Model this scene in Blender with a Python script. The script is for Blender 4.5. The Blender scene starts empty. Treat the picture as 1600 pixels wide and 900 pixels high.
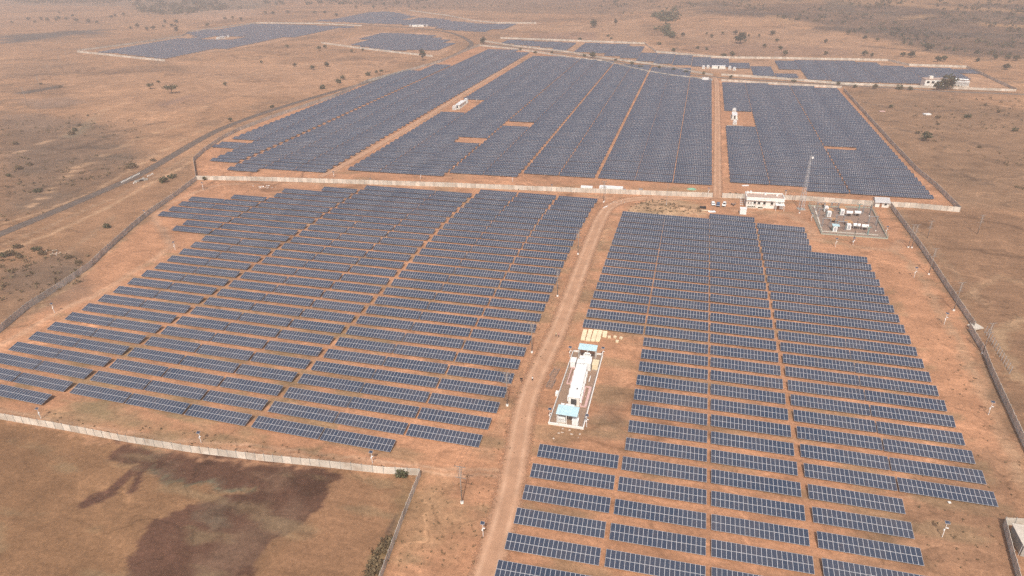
import bpy, bmesh, math, random
import numpy as np
from mathutils import Vector, Matrix, noise as mnoise

R = math.radians
rng = random.Random(11)
S = bpy.context.scene
COL = S.collection

# ------------------------------------------------------------------ camera (a drone 114 m up, looking down 27 degrees)
FPX, PITCH, YAW, ROLL, CAMZ = 1037.3, 0.469496, -0.269761, -0.019564, 114.456
fwd = Vector((math.sin(YAW)*math.cos(PITCH), math.cos(YAW)*math.cos(PITCH), -math.sin(PITCH)))
r0 = fwd.cross(Vector((0, 0, 1))).normalized(); u0 = r0.cross(fwd)
RIGHT = math.cos(ROLL)*r0 + math.sin(ROLL)*u0
UP = -math.sin(ROLL)*r0 + math.cos(ROLL)*u0
cd = bpy.data.cameras.new('camera'); cam = bpy.data.objects.new('camera', cd); COL.objects.link(cam)
cd.sensor_width = 36.0; cd.lens = 36.0*FPX/1600.0; cd.clip_start = 0.5; cd.clip_end = 40000
m = Matrix((RIGHT, UP, -fwd)).transposed().to_4x4(); m.translation = (0, 0, CAMZ)
cam.matrix_world = m; S.camera = cam

# ------------------------------------------------------------------ sky, sun, exposure
SUN_EL = R(50)
W = bpy.data.worlds.new('World'); S.world = W; W.use_nodes = True
nt = W.node_tree; bg = nt.nodes['Background']
sky = nt.nodes.new('ShaderNodeTexSky'); sky.sky_type = 'NISHITA'; sky.sun_disc = False
sky.sun_elevation = SUN_EL; sky.sun_rotation = R(170); sky.dust_density = 5.0; sky.air_density = 1.0
nt.links.new(sky.outputs[0], bg.inputs[0]); bg.inputs[1].default_value = 0.12
sd = bpy.data.lights.new('sun', 'SUN'); sd.energy = 3.4; sd.angle = R(0.6); sd.color = (1.0, 0.93, 0.83)
so = bpy.data.objects.new('sun', sd); COL.objects.link(so)
dv = Vector((-0.17*math.cos(SUN_EL), 0.985*math.cos(SUN_EL), -math.sin(SUN_EL)))
so.rotation_euler = dv.to_track_quat('-Z', 'Y').to_euler(); so.location = (60, -300, 400)
S.view_settings.view_transform = 'Standard'; S.view_settings.look = 'None'
S.view_settings.exposure = 0.12; S.view_settings.gamma = 1.0; S.view_settings.use_curve_mapping = False
S.render.engine = 'CYCLES'
S.cycles.use_denoising = False; S.cycles.use_adaptive_sampling = False; S.cycles.filter_width = 1.4
S.cycles.max_bounces = 6; S.cycles.volume_bounces = 1; S.cycles.diffuse_bounces = 3
S.cycles.glossy_bounces = 3; S.cycles.transparent_max_bounces = 8
HAZE_DENSITY = 0.00047

# ------------------------------------------------------------------ terrain height and survey conversion
def smooth(a, b, x):
    t = np.clip((x-a)/(b-a), 0, 1); return t*t*(3-2*t)
def _hash(ix, iy, seed):
    h = (ix*374761393 + iy*668265263 + seed*1442695041) & 0x7fffffff
    h = ((h ^ (h >> 13))*1274126177) & 0x7fffffff
    return ((h ^ (h >> 16)) & 0xffff)/65535.0
def vnoise(x, y, seed=0):
    x = np.asarray(x, float); y = np.asarray(y, float)
    ix = np.floor(x).astype(np.int64); iy = np.floor(y).astype(np.int64)
    fx = x-ix; fy = y-iy; fx = fx*fx*(3-2*fx); fy = fy*fy*(3-2*fy)
    a = _hash(ix, iy, seed); b = _hash(ix+1, iy, seed); c = _hash(ix, iy+1, seed); d = _hash(ix+1, iy+1, seed)
    return (a*(1-fx)+b*fx)*(1-fy)+(c*(1-fx)+d*fx)*fy
def fbm(x, y, seed=0, octv=4):
    s = 0.0; a = 0.5; n = 0.0
    for o in range(octv):
        s = s + a*vnoise(x*2**o, y*2**o, seed+o*17); n += a; a *= 0.5
    return s/n
def zf(x, y):
    x = np.asarray(x, float); y = np.asarray(y, float)
    far = smooth(930, 1900, y)*smooth(-420, 380, x)
    z = 95*far + far*(fbm(x/160, y/110, 5)-0.5)*36
    z = z + smooth(1250, 2600, np.hypot(x, y))*(fbm(x/420, y/420, 9)-0.4)*14
    # low heap of dug-out soil in front of the office
    e = ((x+8)/24)**2 + ((y-316)/8.5)**2
    z = z + np.clip(1-e, 0, 1)*(0.7+1.3*fbm(x/4, y/4, 3))
    return z
def G(u, v, z=0.0, terrain=True):
    """point of the ground (plus z) seen at photo position u, v (1600 x 900)"""
    d = fwd + RIGHT*((u-800)/FPX) - UP*((v-450)/FPX)
    s = (z-CAMZ)/d.z
    if terrain and s*d.y > 880:
        lo, hi = 700.0/d.y, 9000.0/d.y
        st = np.linspace(lo, hi, 1600)
        h = CAMZ + st*d.z - zf(st*d.x, st*d.y) - z
        k = np.argmax(h < 0)
        if h[k] < 0 and k > 0:
            s = st[k-1] + (st[k]-st[k-1])*h[k-1]/(h[k-1]-h[k])
    return (d.x*s, d.y*s)
def zabove(x, y, v):
    """height of the point straight above x, y that is seen at photo row v"""
    lo, hi = 0.0, 90.0
    for _ in range(50):
        mm = (lo+hi)/2; d = Vector((x, y, mm-CAMZ))
        vv = 450-FPX*d.dot(UP)/d.dot(fwd)
        if vv > v: lo = mm
        else: hi = mm
    return lo
def project(x, y, z=0.0):
    d = Vector((x, y, z-CAMZ)); w = d.dot(fwd)
    return 800+FPX*d.dot(RIGHT)/w, 450-FPX*d.dot(UP)/w, w

# ------------------------------------------------------------------ materials
def nodes_of(mt):
    mt.use_nodes = True; return mt.node_tree.nodes, mt.node_tree.links
def lin(c): return (c[0], c[1], c[2], 1.0)
def mat(name, col, rough=0.7, metal=0.0, var=0.18, scale=1.2, spec=0.35, dirt=None):
    """plain surface with uneven wear: two noise scales shift its tone, optional dirt colour"""
    mt = bpy.data.materials.new(name); n, l = nodes_of(mt); b = n['Principled BSDF']
    tc = n.new('ShaderNodeTexCoord')
    n1 = n.new('ShaderNodeTexNoise'); n1.inputs['Scale'].default_value = scale; n1.inputs['Detail'].default_value = 5
    n2 = n.new('ShaderNodeTexNoise'); n2.inputs['Scale'].default_value = scale*9; n2.inputs['Detail'].default_value = 3
    ad = n.new('ShaderNodeMath'); ad.operation = 'ADD'
    mr = n.new('ShaderNodeMapRange'); mr.inputs[1].default_value = 0.7; mr.inputs[2].default_value = 1.3
    mr.inputs[3].default_value = 1-var; mr.inputs[4].default_value = 1+var
    mx = n.new('ShaderNodeVectorMath'); mx.operation = 'SCALE'; mx.inputs[0].default_value = col[:3]
    l.new(tc.outputs['Object'], n1.inputs['Vector']); l.new(tc.outputs['Object'], n2.inputs['Vector'])
    l.new(n1.outputs[0], ad.inputs[0]); l.new(n2.outputs[0], ad.inputs[1]); l.new(ad.outputs[0], mr.inputs[0])
    l.new(mr.outputs[0], mx.inputs['Scale'])
    out = mx.outputs[0]
    if dirt:
        n3 = n.new('ShaderNodeTexNoise'); n3.inputs['Scale'].default_value = scale*0.8; n3.inputs['Detail'].default_value = 6
        l.new(tc.outputs['Object'], n3.inputs['Vector'])
        rp = n.new('ShaderNodeMapRange'); rp.inputs[1].default_value = 0.48; rp.inputs[2].default_value = 0.72; rp.inputs[4].default_value = 0.6
        l.new(n3.outputs[0], rp.inputs[0])
        mi = n.new('ShaderNodeMix'); mi.data_type = 'RGBA'; mi.inputs[7].default_value = lin(dirt)
        l.new(rp.outputs[0], mi.inputs[0]); l.new(out, mi.inputs[6]); out = mi.outputs[2]
    l.new(out, b.inputs['Base Color'])
    b.inputs['Roughness'].default_value = rough; b.inputs['Metallic'].default_value = metal
    b.inputs['Specular IOR Level'].default_value = spec
    return mt
def sheet_metal(name, col, pitch=0.25, axis=0):
    mt = mat(name, col, 0.45, 0.0, 0.10, 0.6); n, l = nodes_of(mt); b = n['Principled BSDF']
    tc = n.new('ShaderNodeTexCoord'); sp = n.new('ShaderNodeSeparateXYZ'); w = n.new('ShaderNodeMath'); w.operation = 'SINE'
    k = n.new('ShaderNodeMath'); k.operation = 'MULTIPLY'; k.inputs[1].default_value = 2*math.pi/pitch
    bp = n.new('ShaderNodeBump'); bp.inputs['Strength'].default_value = 0.5; bp.inputs['Distance'].default_value = 0.03
    l.new(tc.outputs['Object'], sp.inputs[0]); l.new(sp.outputs[axis], k.inputs[0]); l.new(k.outputs[0], w.inputs[0])
    l.new(w.outputs[0], bp.inputs['Height']); l.new(bp.outputs[0], b.inputs['Normal'])
    return mt

M = {}
M['frame'] = mat('aluminium_frame', (0.43, 0.43, 0.45), 0.42, 0.0, 0.08, 0.8, 0.5)
M['steel'] = mat('galvanised_steel', (0.36, 0.37, 0.38), 0.5, 0.3, 0.15, 2.0)
M['polesteel'] = mat('weathered_pole_steel', (0.27, 0.235, 0.21), 0.6, 0.1, 0.15, 2.0)
M['darksteel'] = mat('dark_steel', (0.10, 0.10, 0.105), 0.5, 0.3, 0.2, 2.0)
M['white'] = mat('white_paint', (0.80, 0.79, 0.75), 0.55, 0, 0.06, 0.5, 0.4, (0.62, 0.52, 0.43))
M['white2'] = mat('white_enamel', (0.80, 0.80, 0.79), 0.4, 0, 0.05, 0.7)
M['cream'] = mat('cream_board', (0.74, 0.62, 0.42), 0.8, 0, 0.14, 0.9)
M['concrete'] = mat('precast_concrete', (0.60, 0.545, 0.475), 0.9, 0, 0.16, 0.35, 0.2, (0.36, 0.28, 0.21))
def per_piece(mt, lo, hi):
    n, l = nodes_of(mt); b = n['Principled BSDF']; src = b.inputs['Base Color'].links[0].from_socket
    ge = n.new('ShaderNodeNewGeometry'); mr = n.new('ShaderNodeMapRange'); mr.inputs[3].default_value = lo; mr.inputs[4].default_value = hi
    sc = n.new('ShaderNodeVectorMath'); sc.operation = 'SCALE'; l.new(ge.outputs['Random Per Island'], mr.inputs[0]); l.new(src, sc.inputs[0]); l.new(mr.outputs[0], sc.inputs['Scale']); l.new(sc.outputs[0], b.inputs['Base Color'])
per_piece(M['concrete'], 0.80, 1.10); per_piece(M['cream'], 0.75, 1.08)
M['concrete2'] = mat('grey_concrete', (0.34, 0.325, 0.30), 0.9, 0, 0.2, 0.4, 0.2)
M['slab'] = mat('gravel_bed', (0.30, 0.205, 0.15), 0.95, 0, 0.35, 2.5, 0.1)
M['yardfloor'] = mat('yard_gravel', (0.27, 0.19, 0.15), 0.95, 0, 0.4, 1.8, 0.1)
M['bluesheet'] = sheet_metal('pale_blue_roof_sheet', (0.50, 0.70, 0.76))
M['greysheet'] = sheet_metal('grey_roof_sheet', (0.46, 0.45, 0.45))
M['brownsheet'] = mat('rusty_brown_sheet', (0.46, 0.26, 0.13), 0.8, 0, 0.25, 1.0)
M['teal'] = mat('teal_grey_enamel', (0.20, 0.32, 0.31), 0.5, 0, 0.1, 1.0)
M['green'] = mat('pale_green_paint', (0.35, 0.38, 0.32), 0.6, 0, 0.12, 1.0)
M['yellow'] = mat('yellow_paint', (0.75, 0.50, 0.12), 0.5, 0, 0.1, 1.0)
M['brick'] = mat('pink_white_brick', (0.60, 0.40, 0.37), 0.9, 0, 0.35, 4.0)
M['roofclay'] = mat('weathered_roof_screed', (0.46, 0.34, 0.28), 0.95, 0, 0.3, 0.8)
M['dark'] = mat('dark_opening', (0.025, 0.024, 0.025), 0.6, 0, 0.2, 2.0)
M['black'] = mat('black_plastic', (0.02, 0.02, 0.022), 0.6, 0, 0.1, 2.0)
M['winglass'] = mat('window_glass', (0.02, 0.025, 0.03), 0.08, 0, 0.05, 1.0, 0.6)
M['door'] = mat('brown_door', (0.28, 0.14, 0.08), 0.6)
M['rubber'] = mat('tyre_rubber', (0.02, 0.02, 0.02), 0.9)
M['carwhite'] = mat('white_car_paint', (0.80, 0.80, 0.78), 0.25, 0, 0.03, 0.5, 0.5)
M['carblue'] = mat('slate_blue_car_paint', (0.07, 0.11, 0.19), 0.25, 0, 0.05, 0.5, 0.5)
M['bark'] = mat('bark', (0.12, 0.085, 0.06), 0.95, 0, 0.3, 3.0)
M['stone'] = mat('whitewashed_stone', (0.74, 0.72, 0.68), 0.9, 0, 0.1, 2.0)
M['rubble'] = mat('rubble', (0.50, 0.42, 0.35), 0.95, 0, 0.3, 2.0)
M['tarp'] = mat('green_tarpaulin', (0.20, 0.42, 0.30), 0.7)
M['insul'] = mat('brown_porcelain', (0.22, 0.12, 0.08), 0.3)
M['skin'] = mat('skin', (0.22, 0.12, 0.075), 0.6)
M['hair'] = mat('black_hair', (0.012, 0.01, 0.01), 0.7)
M['trousers'] = mat('dark_trousers', (0.04, 0.042, 0.055), 0.9)
M['shirt_cream'] = mat('cream_shirt', (0.75, 0.68, 0.50), 0.9)
M['shirt_pink'] = mat('pink_shirt', (0.66, 0.36, 0.34), 0.9)
M['shirt_white'] = mat('white_shirt', (0.78, 0.77, 0.74), 0.9)

def glass_mat():
    mt = bpy.data.materials.new('solar_glass'); n, l = nodes_of(mt); b = n['Principled BSDF']
    geo = n.new('ShaderNodeNewGeometry'); oi = n.new('ShaderNodeObjectInfo')
    a = n.new('ShaderNodeMath'); a.operation = 'ADD'; l.new(geo.outputs['Random Per Island'], a.inputs[0]); l.new(oi.outputs['Random'], a.inputs[1])
    wn = n.new('ShaderNodeTexWhiteNoise'); wn.noise_dimensions = '1D'
    k = n.new('ShaderNodeMath'); k.operation = 'MULTIPLY'; k.inputs[1].default_value = 377.7; l.new(a.outputs[0], k.inputs[0]); l.new(k.outputs[0], wn.inputs['W'])
    cr = n.new('ShaderNodeValToRGB'); e = cr.color_ramp
    e.elements[0].position = 0.0; e.elements[0].color = (0.024, 0.043, 0.078, 1)
    e.elements[1].position = 1.0; e.elements[1].color = (0.037, 0.049, 0.077, 1)
    x = e.elements.new(0.55); x.color = (0.030, 0.047, 0.081, 1)
    l.new(wn.outputs[0], cr.inputs[0])
    # uneven dust lying on the glass
    nz = n.new('ShaderNodeTexNoise'); nz.inputs['Scale'].default_value = 0.05; nz.inputs['Detail'].default_value = 4
    l.new(geo.outputs['Position'], nz.inputs['Vector'])
    mr = n.new('ShaderNodeMapRange'); mr.inputs[1].default_value = 0.35; mr.inputs[2].default_value = 0.7; mr.inputs[3].default_value = 0.01; mr.inputs[4].default_value = 0.10
    l.new(nz.outputs[0], mr.inputs[0])
    mi = n.new('ShaderNodeMix'); mi.data_type = 'RGBA'; mi.inputs[7].default_value = (0.33, 0.27, 0.24, 1)
    l.new(mr.outputs[0], mi.inputs[0]); l.new(cr.outputs[0], mi.inputs[6]); l.new(mi.outputs[2], b.inputs['Base Color'])
    b.inputs['Roughness'].default_value = 0.22; b.inputs['Specular IOR Level'].default_value = 0.5
    return mt
M['glass'] = glass_mat()

def leaf_mat(name, c1, c2):
    mt = bpy.data.materials.new(name); n, l = nodes_of(mt); b = n['Principled BSDF']
    geo = n.new('ShaderNodeNewGeometry'); cr = n.new('ShaderNodeValToRGB')
    cr.color_ramp.elements[0].color = lin(c1); cr.color_ramp.elements[1].color = lin(c2)
    l.new(geo.outputs['Random Per Island'], cr.inputs[0]); l.new(cr.outputs[0], b.inputs['Base Color'])
    b.inputs['Roughness'].default_value = 0.8; b.inputs['Specular IOR Level'].default_value = 0.15
    return mt
M['leaf'] = leaf_mat('dusty_green_leaves', (0.050, 0.055, 0.030), (0.12, 0.12, 0.065))
M['leafdark'] = leaf_mat('dark_green_leaves', (0.034, 0.040, 0.024), (0.080, 0.085, 0.050))
M['leafdry'] = leaf_mat('dry_brown_leaves', (0.085, 0.060, 0.036), (0.20, 0.15, 0.085))

# ------------------------------------------------------------------ mesh builder
class MB:
    def __init__(s): s.v = []; s.f = []; s.m = []
    def add(s, vs, fs, mi=0):
        o = len(s.v); s.v += [tuple(p) for p in vs]; s.f += [tuple(i+o for i in f) for f in fs]; s.m += [mi]*len(fs)
    def box(s, x, y, z, sx, sy, sz, rz=0.0, mi=0, tap=1.0):
        """box standing with its base centre at x, y, z"""
        c, q = math.cos(rz), math.sin(rz); vs = []
        for k, (zz, t) in enumerate(((0, 1.0), (sz, tap))):
            for a, b in ((-1, -1), (1, -1), (1, 1), (-1, 1)):
                px, py = a*sx/2*t, b*sy/2*t
                vs.append((x+px*c-py*q, y+px*q+py*c, z+zz))
        s.add(vs, [(3, 2, 1, 0), (4, 5, 6, 7), (0, 1, 5, 4), (1, 2, 6, 5), (2, 3, 7, 6), (3, 0, 4, 7)], mi)
    def tube(s, p, q, r0, r1=None, n=6, mi=0, cap=True):
        r1 = r0 if r1 is None else r1
        p = Vector(p); q = Vector(q); d = (q-p).normalized()
        a = d.cross(Vector((0, 0, 1)) if abs(d.z) < 0.9 else Vector((1, 0, 0))).normalized(); b = d.cross(a)
        vs = []
        for c, rr in ((p, r0), (q, r1)):
            for i in range(n):
                t = 2*math.pi*i/n; vs.append(c+a*(rr*math.cos(t))+b*(rr*math.sin(t)))
        fs = [(i, (i+1) % n, n+(i+1) % n, n+i) for i in range(n)]
        if cap: fs += [tuple(range(n-1, -1, -1)), tuple(range(n, 2*n))]
        s.add(vs, fs, mi)
    def bar(s, p, q, w, h=None, mi=0): s.tube(p, q, w*0.6, w*0.6, 4, mi)
    def prism(s, prof, x0, x1, mi=0):
        """profile of (y, z) points pushed along x"""
        n = len(prof)
        vs = [(x0, y, z) for y, z in prof]+[(x1, y, z) for y, z in prof]
        s.add(vs, [(i, (i+1) % n, n+(i+1) % n, n+i) for i in range(n)]+[tuple(range(n-1, -1, -1)), tuple(range(n, 2*n))], mi)
    def blob(s, x, y, z, rx, ry, rz, seed=0, mi=0, nu=10, nv=6, rough=0.25):
        rr = random.Random(seed); vs = [(x, y, z-rz)]
        for j in range(1, nv):
            t = math.pi*j/nv
            for i in range(nu):
                p = 2*math.pi*i/nu; k = 1+rr.uniform(-rough, rough)
                vs.append((x+rx*k*math.sin(t)*math.cos(p), y+ry*k*math.sin(t)*math.sin(p), z-rz*k*math.cos(t)))
        vs.append((x, y, z+rz)); fs = []
        for i in range(nu): fs.append((0, 1+(i+1) % nu, 1+i))
        for j in range(nv-2):
            for i in range(nu):
                a = 1+j*nu+i; b = 1+j*nu+(i+1) % nu; fs.append((a, b, b+nu, a+nu))
        last = len(vs)-1; o = 1+(nv-2)*nu
        for i in range(nu): fs.append((last, o+i, o+(i+1) % nu))
        s.add(vs, fs, mi)
    def mesh(s, name, mats):
        me = bpy.data.meshes.new(name); me.from_pydata(s.v, [], s.f)
        for mm in (mats if isinstance(mats, (list, tuple)) else [mats]): me.materials.append(mm)
        if any(s.m): me.polygons.foreach_set('material_index', s.m)
        me.update(); return me
    def build(s, name, mats, parent=None, smooth=False):
        me = s.mesh(name, mats)
        bm = bmesh.new(); bm.from_mesh(me); bmesh.ops.recalc_face_normals(bm, faces=bm.faces); bm.to_mesh(me); bm.free()
        if smooth: me.polygons.foreach_set('use_smooth', [True]*len(me.polygons))
        return link(name, me, parent)
def link(name, me, parent=None):
    o = bpy.data.objects.new(name, me); COL.objects.link(o)
    if parent is not None: o.parent = parent
    return o
def thing(name, label, cat, loc=(0, 0, 0), rz=0.0, group=None):
    o = bpy.data.objects.new(name, None); COL.objects.link(o); o.empty_display_size = 0.3
    o.location = loc; o.rotation_euler = (0, 0, rz); return tag(o, label, cat, group)
def tag(o, label, cat, group=None):
    o['label'] = label; o['category'] = cat
    if group: o['group'] = group
    return o
def copy_tree(o, parent=None):
    c = o.copy(); COL.objects.link(c)
    if parent is not None: c.parent = parent
    for ch in list(o.children): copy_tree(ch, c)
    return c
ORD = ['', 'first', 'second', 'third', 'fourth', 'fifth', 'sixth', 'seventh', 'eighth', 'ninth', 'tenth', 'eleventh', 'twelfth', 'thirteenth',
       'fourteenth', 'fifteenth', 'sixteenth', 'seventeenth', 'eighteenth', 'nineteenth', 'twentieth', 'twenty-first', 'twenty-second', 'twenty-third',
       'twenty-fourth', 'twenty-fifth', 'twenty-sixth', 'twenty-seventh', 'twenty-eighth', 'twenty-ninth', 'thirtieth', 'thirty-first', 'thirty-second']

# ------------------------------------------------------------------ ground: one sheet to the horizon
def axis(parts):
    out = []
    for a, b, st in parts:
        n = max(1, int(round((b-a)/st))); out += list(np.linspace(a, b, n, endpoint=False))
    return out
def grow(a, b, st, k):
    out = [a]
    while out[-1] < b: out.append(out[-1]+st); st *= k
    return out
xs = sorted(set([-v for v in grow(720, 14000, 9, 1.09)]))[:-1] + axis([(-720, -330, 5), (-330, -195, 1.8), (-195, 60, 0.9), (60, 160, 1.8), (160, 480, 5)]) + grow(480, 14000, 8, 1.09)
ys = [-600, -200, 0, 30] + axis([(45, 62, 3), (62, 135, 0.8), (135, 370, 1.5), (370, 760, 4), (760, 1500, 7)]) + grow(1500, 16000, 9, 1.07)
X, Y = np.meshgrid(np.array(xs), np.array(ys)); nx, ny = len(xs), len(ys)
gx, gy = X.ravel(), Y.ravel(); gz = zf(gx, gy)
tone = np.empty((gx.size, 3)); tone[:] = (0.335, 0.195, 0.118)
# the whole plain has broad patches: bare earth, stubble, dry grass
p1 = fbm(gx/90, gy/60, 31, 5); p2 = fbm(gx/260, gy/150, 41, 4); p3 = fbm(gx/30, gy/18, 51, 4)
def blend(w, col):
    w = np.clip(w, 0, 1)[:, None]; tone[:] = tone*(1-w) + np.array(col)*w
blend(smooth(0.50, 0.68, p1)*0.55, (0.175, 0.112, 0.075))
blend(smooth(0.52, 0.66, p2)*0.55, (0.40, 0.235, 0.14))
blend(smooth(0.56, 0.72, p3)*0.5, (0.155, 0.108, 0.076))
wx = gx + (fbm(gx/5, gy/5, 61, 4)-0.5)*5.0 + (vnoise(gx/1.5, gy/1.5, 62)-.5)*2.0; wy = gy + (fbm(gx/5, gy/5, 71, 4)-0.5)*5.0 + (vnoise(gx/1.5, gy/1.5, 72)-.5)*2.0
def seg_dist(px, py, a, b):
    dx, dy = b[0]-a[0], b[1]-a[1]; L2 = dx*dx+dy*dy+1e-9
    t = np.clip(((px-a[0])*dx+(py-a[1])*dy)/L2, 0, 1)
    return np.hypot(px-a[0]-t*dx, py-a[1]-t*dy)
def wpts(pts): return [G(*p) for p in pts]
def region(pts, col, soft=1.0, k=1.0, warp=1.0, world=False, tex=None):
    P = pts if world else wpts(pts)
    mg = soft*2+6*warp
    ax = [p[0] for p in P]; ay = [p[1] for p in P]
    sel = np.where((gx > min(ax)-mg) & (gx < max(ax)+mg) & (gy > min(ay)-mg) & (gy < max(ay)+mg))[0]
    if not len(sel): return
    px = gx[sel]+(wx[sel]-gx[sel])*warp; py = gy[sel]+(wy[sel]-gy[sel])*warp
    ins = np.zeros(len(sel), bool); dist = np.full(len(sel), 1e9)
    for i in range(len(P)):
        a, b = P[i], P[(i+1) % len(P)]
        dist = np.minimum(dist, seg_dist(px, py, a, b))
        if a[1] != b[1]:
            ins ^= ((a[1] > py) != (b[1] > py)) & (px < (b[0]-a[0])*(py-a[1])/(b[1]-a[1])+a[0])
    sdv = np.where(ins, dist, -dist)
    w = smooth(-soft, soft, sdv)*k
    if tex is not None: w = w*(1-tex+tex*1.6*p3[sel])
    w = np.clip(w, 0, 1)[:, None]
    tone[sel] = tone[sel]*(1-w)+np.array(col)*w
def stroke(pts, width, col, soft=0.8, k=1.0, warp=0.25, world=False, rut=False):
    P = pts if world else wpts(pts); mg = width+soft*2+3
    ax = [p[0] for p in P]; ay = [p[1] for p in P]
    sel = np.where((gx > min(ax)-mg) & (gx < max(ax)+mg) & (gy > min(ay)-mg) & (gy < max(ay)+mg))[0]
    if not len(sel): return
    px = gx[sel]+(wx[sel]-gx[sel])*warp; py = gy[sel]+(wy[sel]-gy[sel])*warp
    dist = np.full(len(sel), 1e9)
    for i in range(len(P)-1): dist = np.minimum(dist, seg_dist(px, py, P[i], P[i+1]))
    if rut: w = np.exp(-((dist-0.95)/0.55)**2)*k
    else: w = (1-smooth(width/2-soft, width/2+soft, dist))*k
    w = (w*(0.6+0.8*fbm(gx[sel]/7, gy[sel]/7, 81, 3)))
    w = np.clip(w, 0, 1)[:, None]; tone[sel] = tone[sel]*(1-w)+np.array(col)*w
SOIL = (0.415, 0.220, 0.132); PALE = (0.47, 0.305, 0.205); DRY = (0.33, 0.235, 0.15); DARK = (0.118, 0.078, 0.066)
OLIVE = (0.205, 0.165, 0.095); BURN = (0.092, 0.048, 0.034)
# bare scraped earth inside the boundary walls
region([(-30, 525), (45, 480), (140, 415), (207, 353), (275, 304), (304, 280), (900, 299), (1250, 312), (1390, 320), (1440, 388), (1520, 510), (1600, 700), (1610, 905), (598, 905), (655, 742), (400, 716), (0, 652)], SOIL, 3, 0.9, 0.6)
region([(304, 279), (303, 250), (345, 215), (430, 180), (560, 135), (690, 94), (745, 70), (940, 95), (1112, 124), (1315, 136), (1395, 225), (1498, 326), (1113, 305)], SOIL, 3, 0.9, 0.6)
for pl in ([(150, 80), (260, 91), (400, 71), (547, 43), (400, 36), (292, 55)], [(502, 67), (600, 50), (690, 52), (712, 68), (690, 87)], [(490, 35), (597, 16), (700, 27), (850, 36), (800, 47), (680, 44)],
           [(770, 66), (900, 64), (1010, 70), (1120, 88), (1200, 90), (1510, 105), (1585, 140), (1440, 136), (1200, 121), (1060, 107), (900, 80)]):
    region(pl, (0.40, 0.245, 0.16), 3, 0.85, 0.4)
# outer land: browner ground, with some lens corner darkening put into its colour
region([(-400, 300), (0, 190), (180, 250), (300, 272), (140, 412), (0, 512), (-200, 640)], (0.235, 0.138, 0.083), 8, 0.7, 1.0)
region([(-60, 650), (0, 652), (200, 688), (400, 714), (600, 738), (655, 742), (598, 905), (-60, 905)], (0.200, 0.114, 0.064), 1.2, 0.95, 0.3)
region([(400, 720), (655, 748), (600, 900), (420, 900), (470, 820)], (0.27, 0.152, 0.090), 5, 0.75, 1.0)
region([(1392, 322), (1560, 330), (1900, 420), (1900, 700), (1600, 690), (1520, 508), (1440, 386)], (0.200, 0.119, 0.074), 4, 0.8, 1.0)
region([(1320, 142), (1450, 145), (1700, 190), (1700, 330), (1500, 326), (1400, 230)], (0.210, 0.134, 0.086), 6, 0.75, 1.0)
region([(1420, 760), (1500, 700), (1600, 700), (1610, 905), (1300, 905)], (0.235, 0.140, 0.088), 5, 0.75, 1.0)
region([(0, 420), (120, 390), (150, 470), (0, 500)], (0.13, 0.095, 0.072), 6, 0.7, 1.5, tex=0.9)
region([(0, 190), (150, 180), (240, 240), (120, 320), (0, 340)], (0.135, 0.098, 0.073), 14, 0.75, 1.5, tex=0.7)
# broad pale and dark patches and wandering tracks on the left plain
for pl, c_, k in [([(90, 120), (260, 112), (420, 130), (330, 170), (250, 210), (130, 190)], (0.40, 0.235, 0.145), .6), ([(260, 95), (450, 100), (640, 90), (600, 112), (470, 150), (380, 150)], (0.41, 0.245, 0.155), .6), ([(160, 300), (250, 282), (240, 330), (150, 390), (110, 380)], (0.33, 0.19, 0.115), .7),
                 ([(0, 205), (90, 200), (150, 240), (60, 262), (0, 258)], (0.145, 0.098, 0.07), .6), ([(0, 100), (110, 96), (170, 108), (60, 122), (0, 124)], (0.22, 0.14, 0.095), .6), ([(230, 160), (310, 146), (350, 156), (260, 176)], (0.25, 0.15, 0.10), .6)]:
    region(pl, c_, 7, k, 1.6, tex=0.3)
for pl, w in [([(0, 352), (70, 330), (150, 297), (200, 268), (260, 232), (330, 196)], 2.2), ([(0, 395), (90, 362), (180, 318), (230, 290), (290, 258), (330, 228), (400, 194)], 2.4), ([(20, 240), (90, 215), (140, 190), (175, 165), (200, 160)], 2.0), ([(300, 178), (330, 160), (338, 152)], 1.6), ([(40, 330), (120, 262), (210, 220), (320, 180)], 2.0), ([(60, 480), (130, 430), (190, 375), (240, 322)], 1.8)]:
    stroke(pl, w, (0.42, 0.27, 0.17), 0.8, 0.8, 0.8)
# burnt ground in the field before the near wall
region([(173, 682), (250, 690), (330, 703), (400, 713), (470, 724), (505, 736), (535, 750), (512, 757), (510, 772), (485, 806), (462, 822), (437, 843), (405, 872), (395, 905), (192, 905), (200, 875),
        (207, 850), (230, 825), (262, 802), (295, 785), (318, 788), (345, 776), (400, 771), (385, 765), (333, 760), (262, 750), (247, 747), (245, 729), (225, 728), (213, 727), (180, 725), (170, 720), (175, 702), (192, 697)], BURN, 0.25, 0.95, 0.8)
region([(300, 880), (350, 840), (420, 800), (470, 780), (450, 830), (400, 880), (330, 905)], (0.20, 0.13, 0.09), 3, 0.55, 1.2, tex=0.8)
region([(400, 745), (440, 735), (460, 755), (420, 775)], (0.22, 0.14, 0.095), 2, 0.6, 1.2, tex=0.7)
stroke([(235, 728), (222, 730), (208, 735), (196, 745), (185, 757), (176, 768), (163, 776), (150, 780), (132, 786)], 2.4, BURN, 0.4, 1.5, 0.3)
region([(140, 778), (168, 766), (176, 770), (165, 784), (133, 790)], BURN, 0.4, 0.95, 0.7)
stroke([(226, 730), (220, 742), (215, 756), (208, 766)], 1.9, BURN, 0.4, 1.5, 0.3)
stroke([(470, 818), (471, 830), (485, 834)], 0.8, BURN, 0.5, 0.8, 0.4)
stroke([(245, 729), (262, 750), (330, 758), (390, 772)], 1.0, (0.10, 0.095, 0.065), 0.6, 0.8, 1.0)
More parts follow.
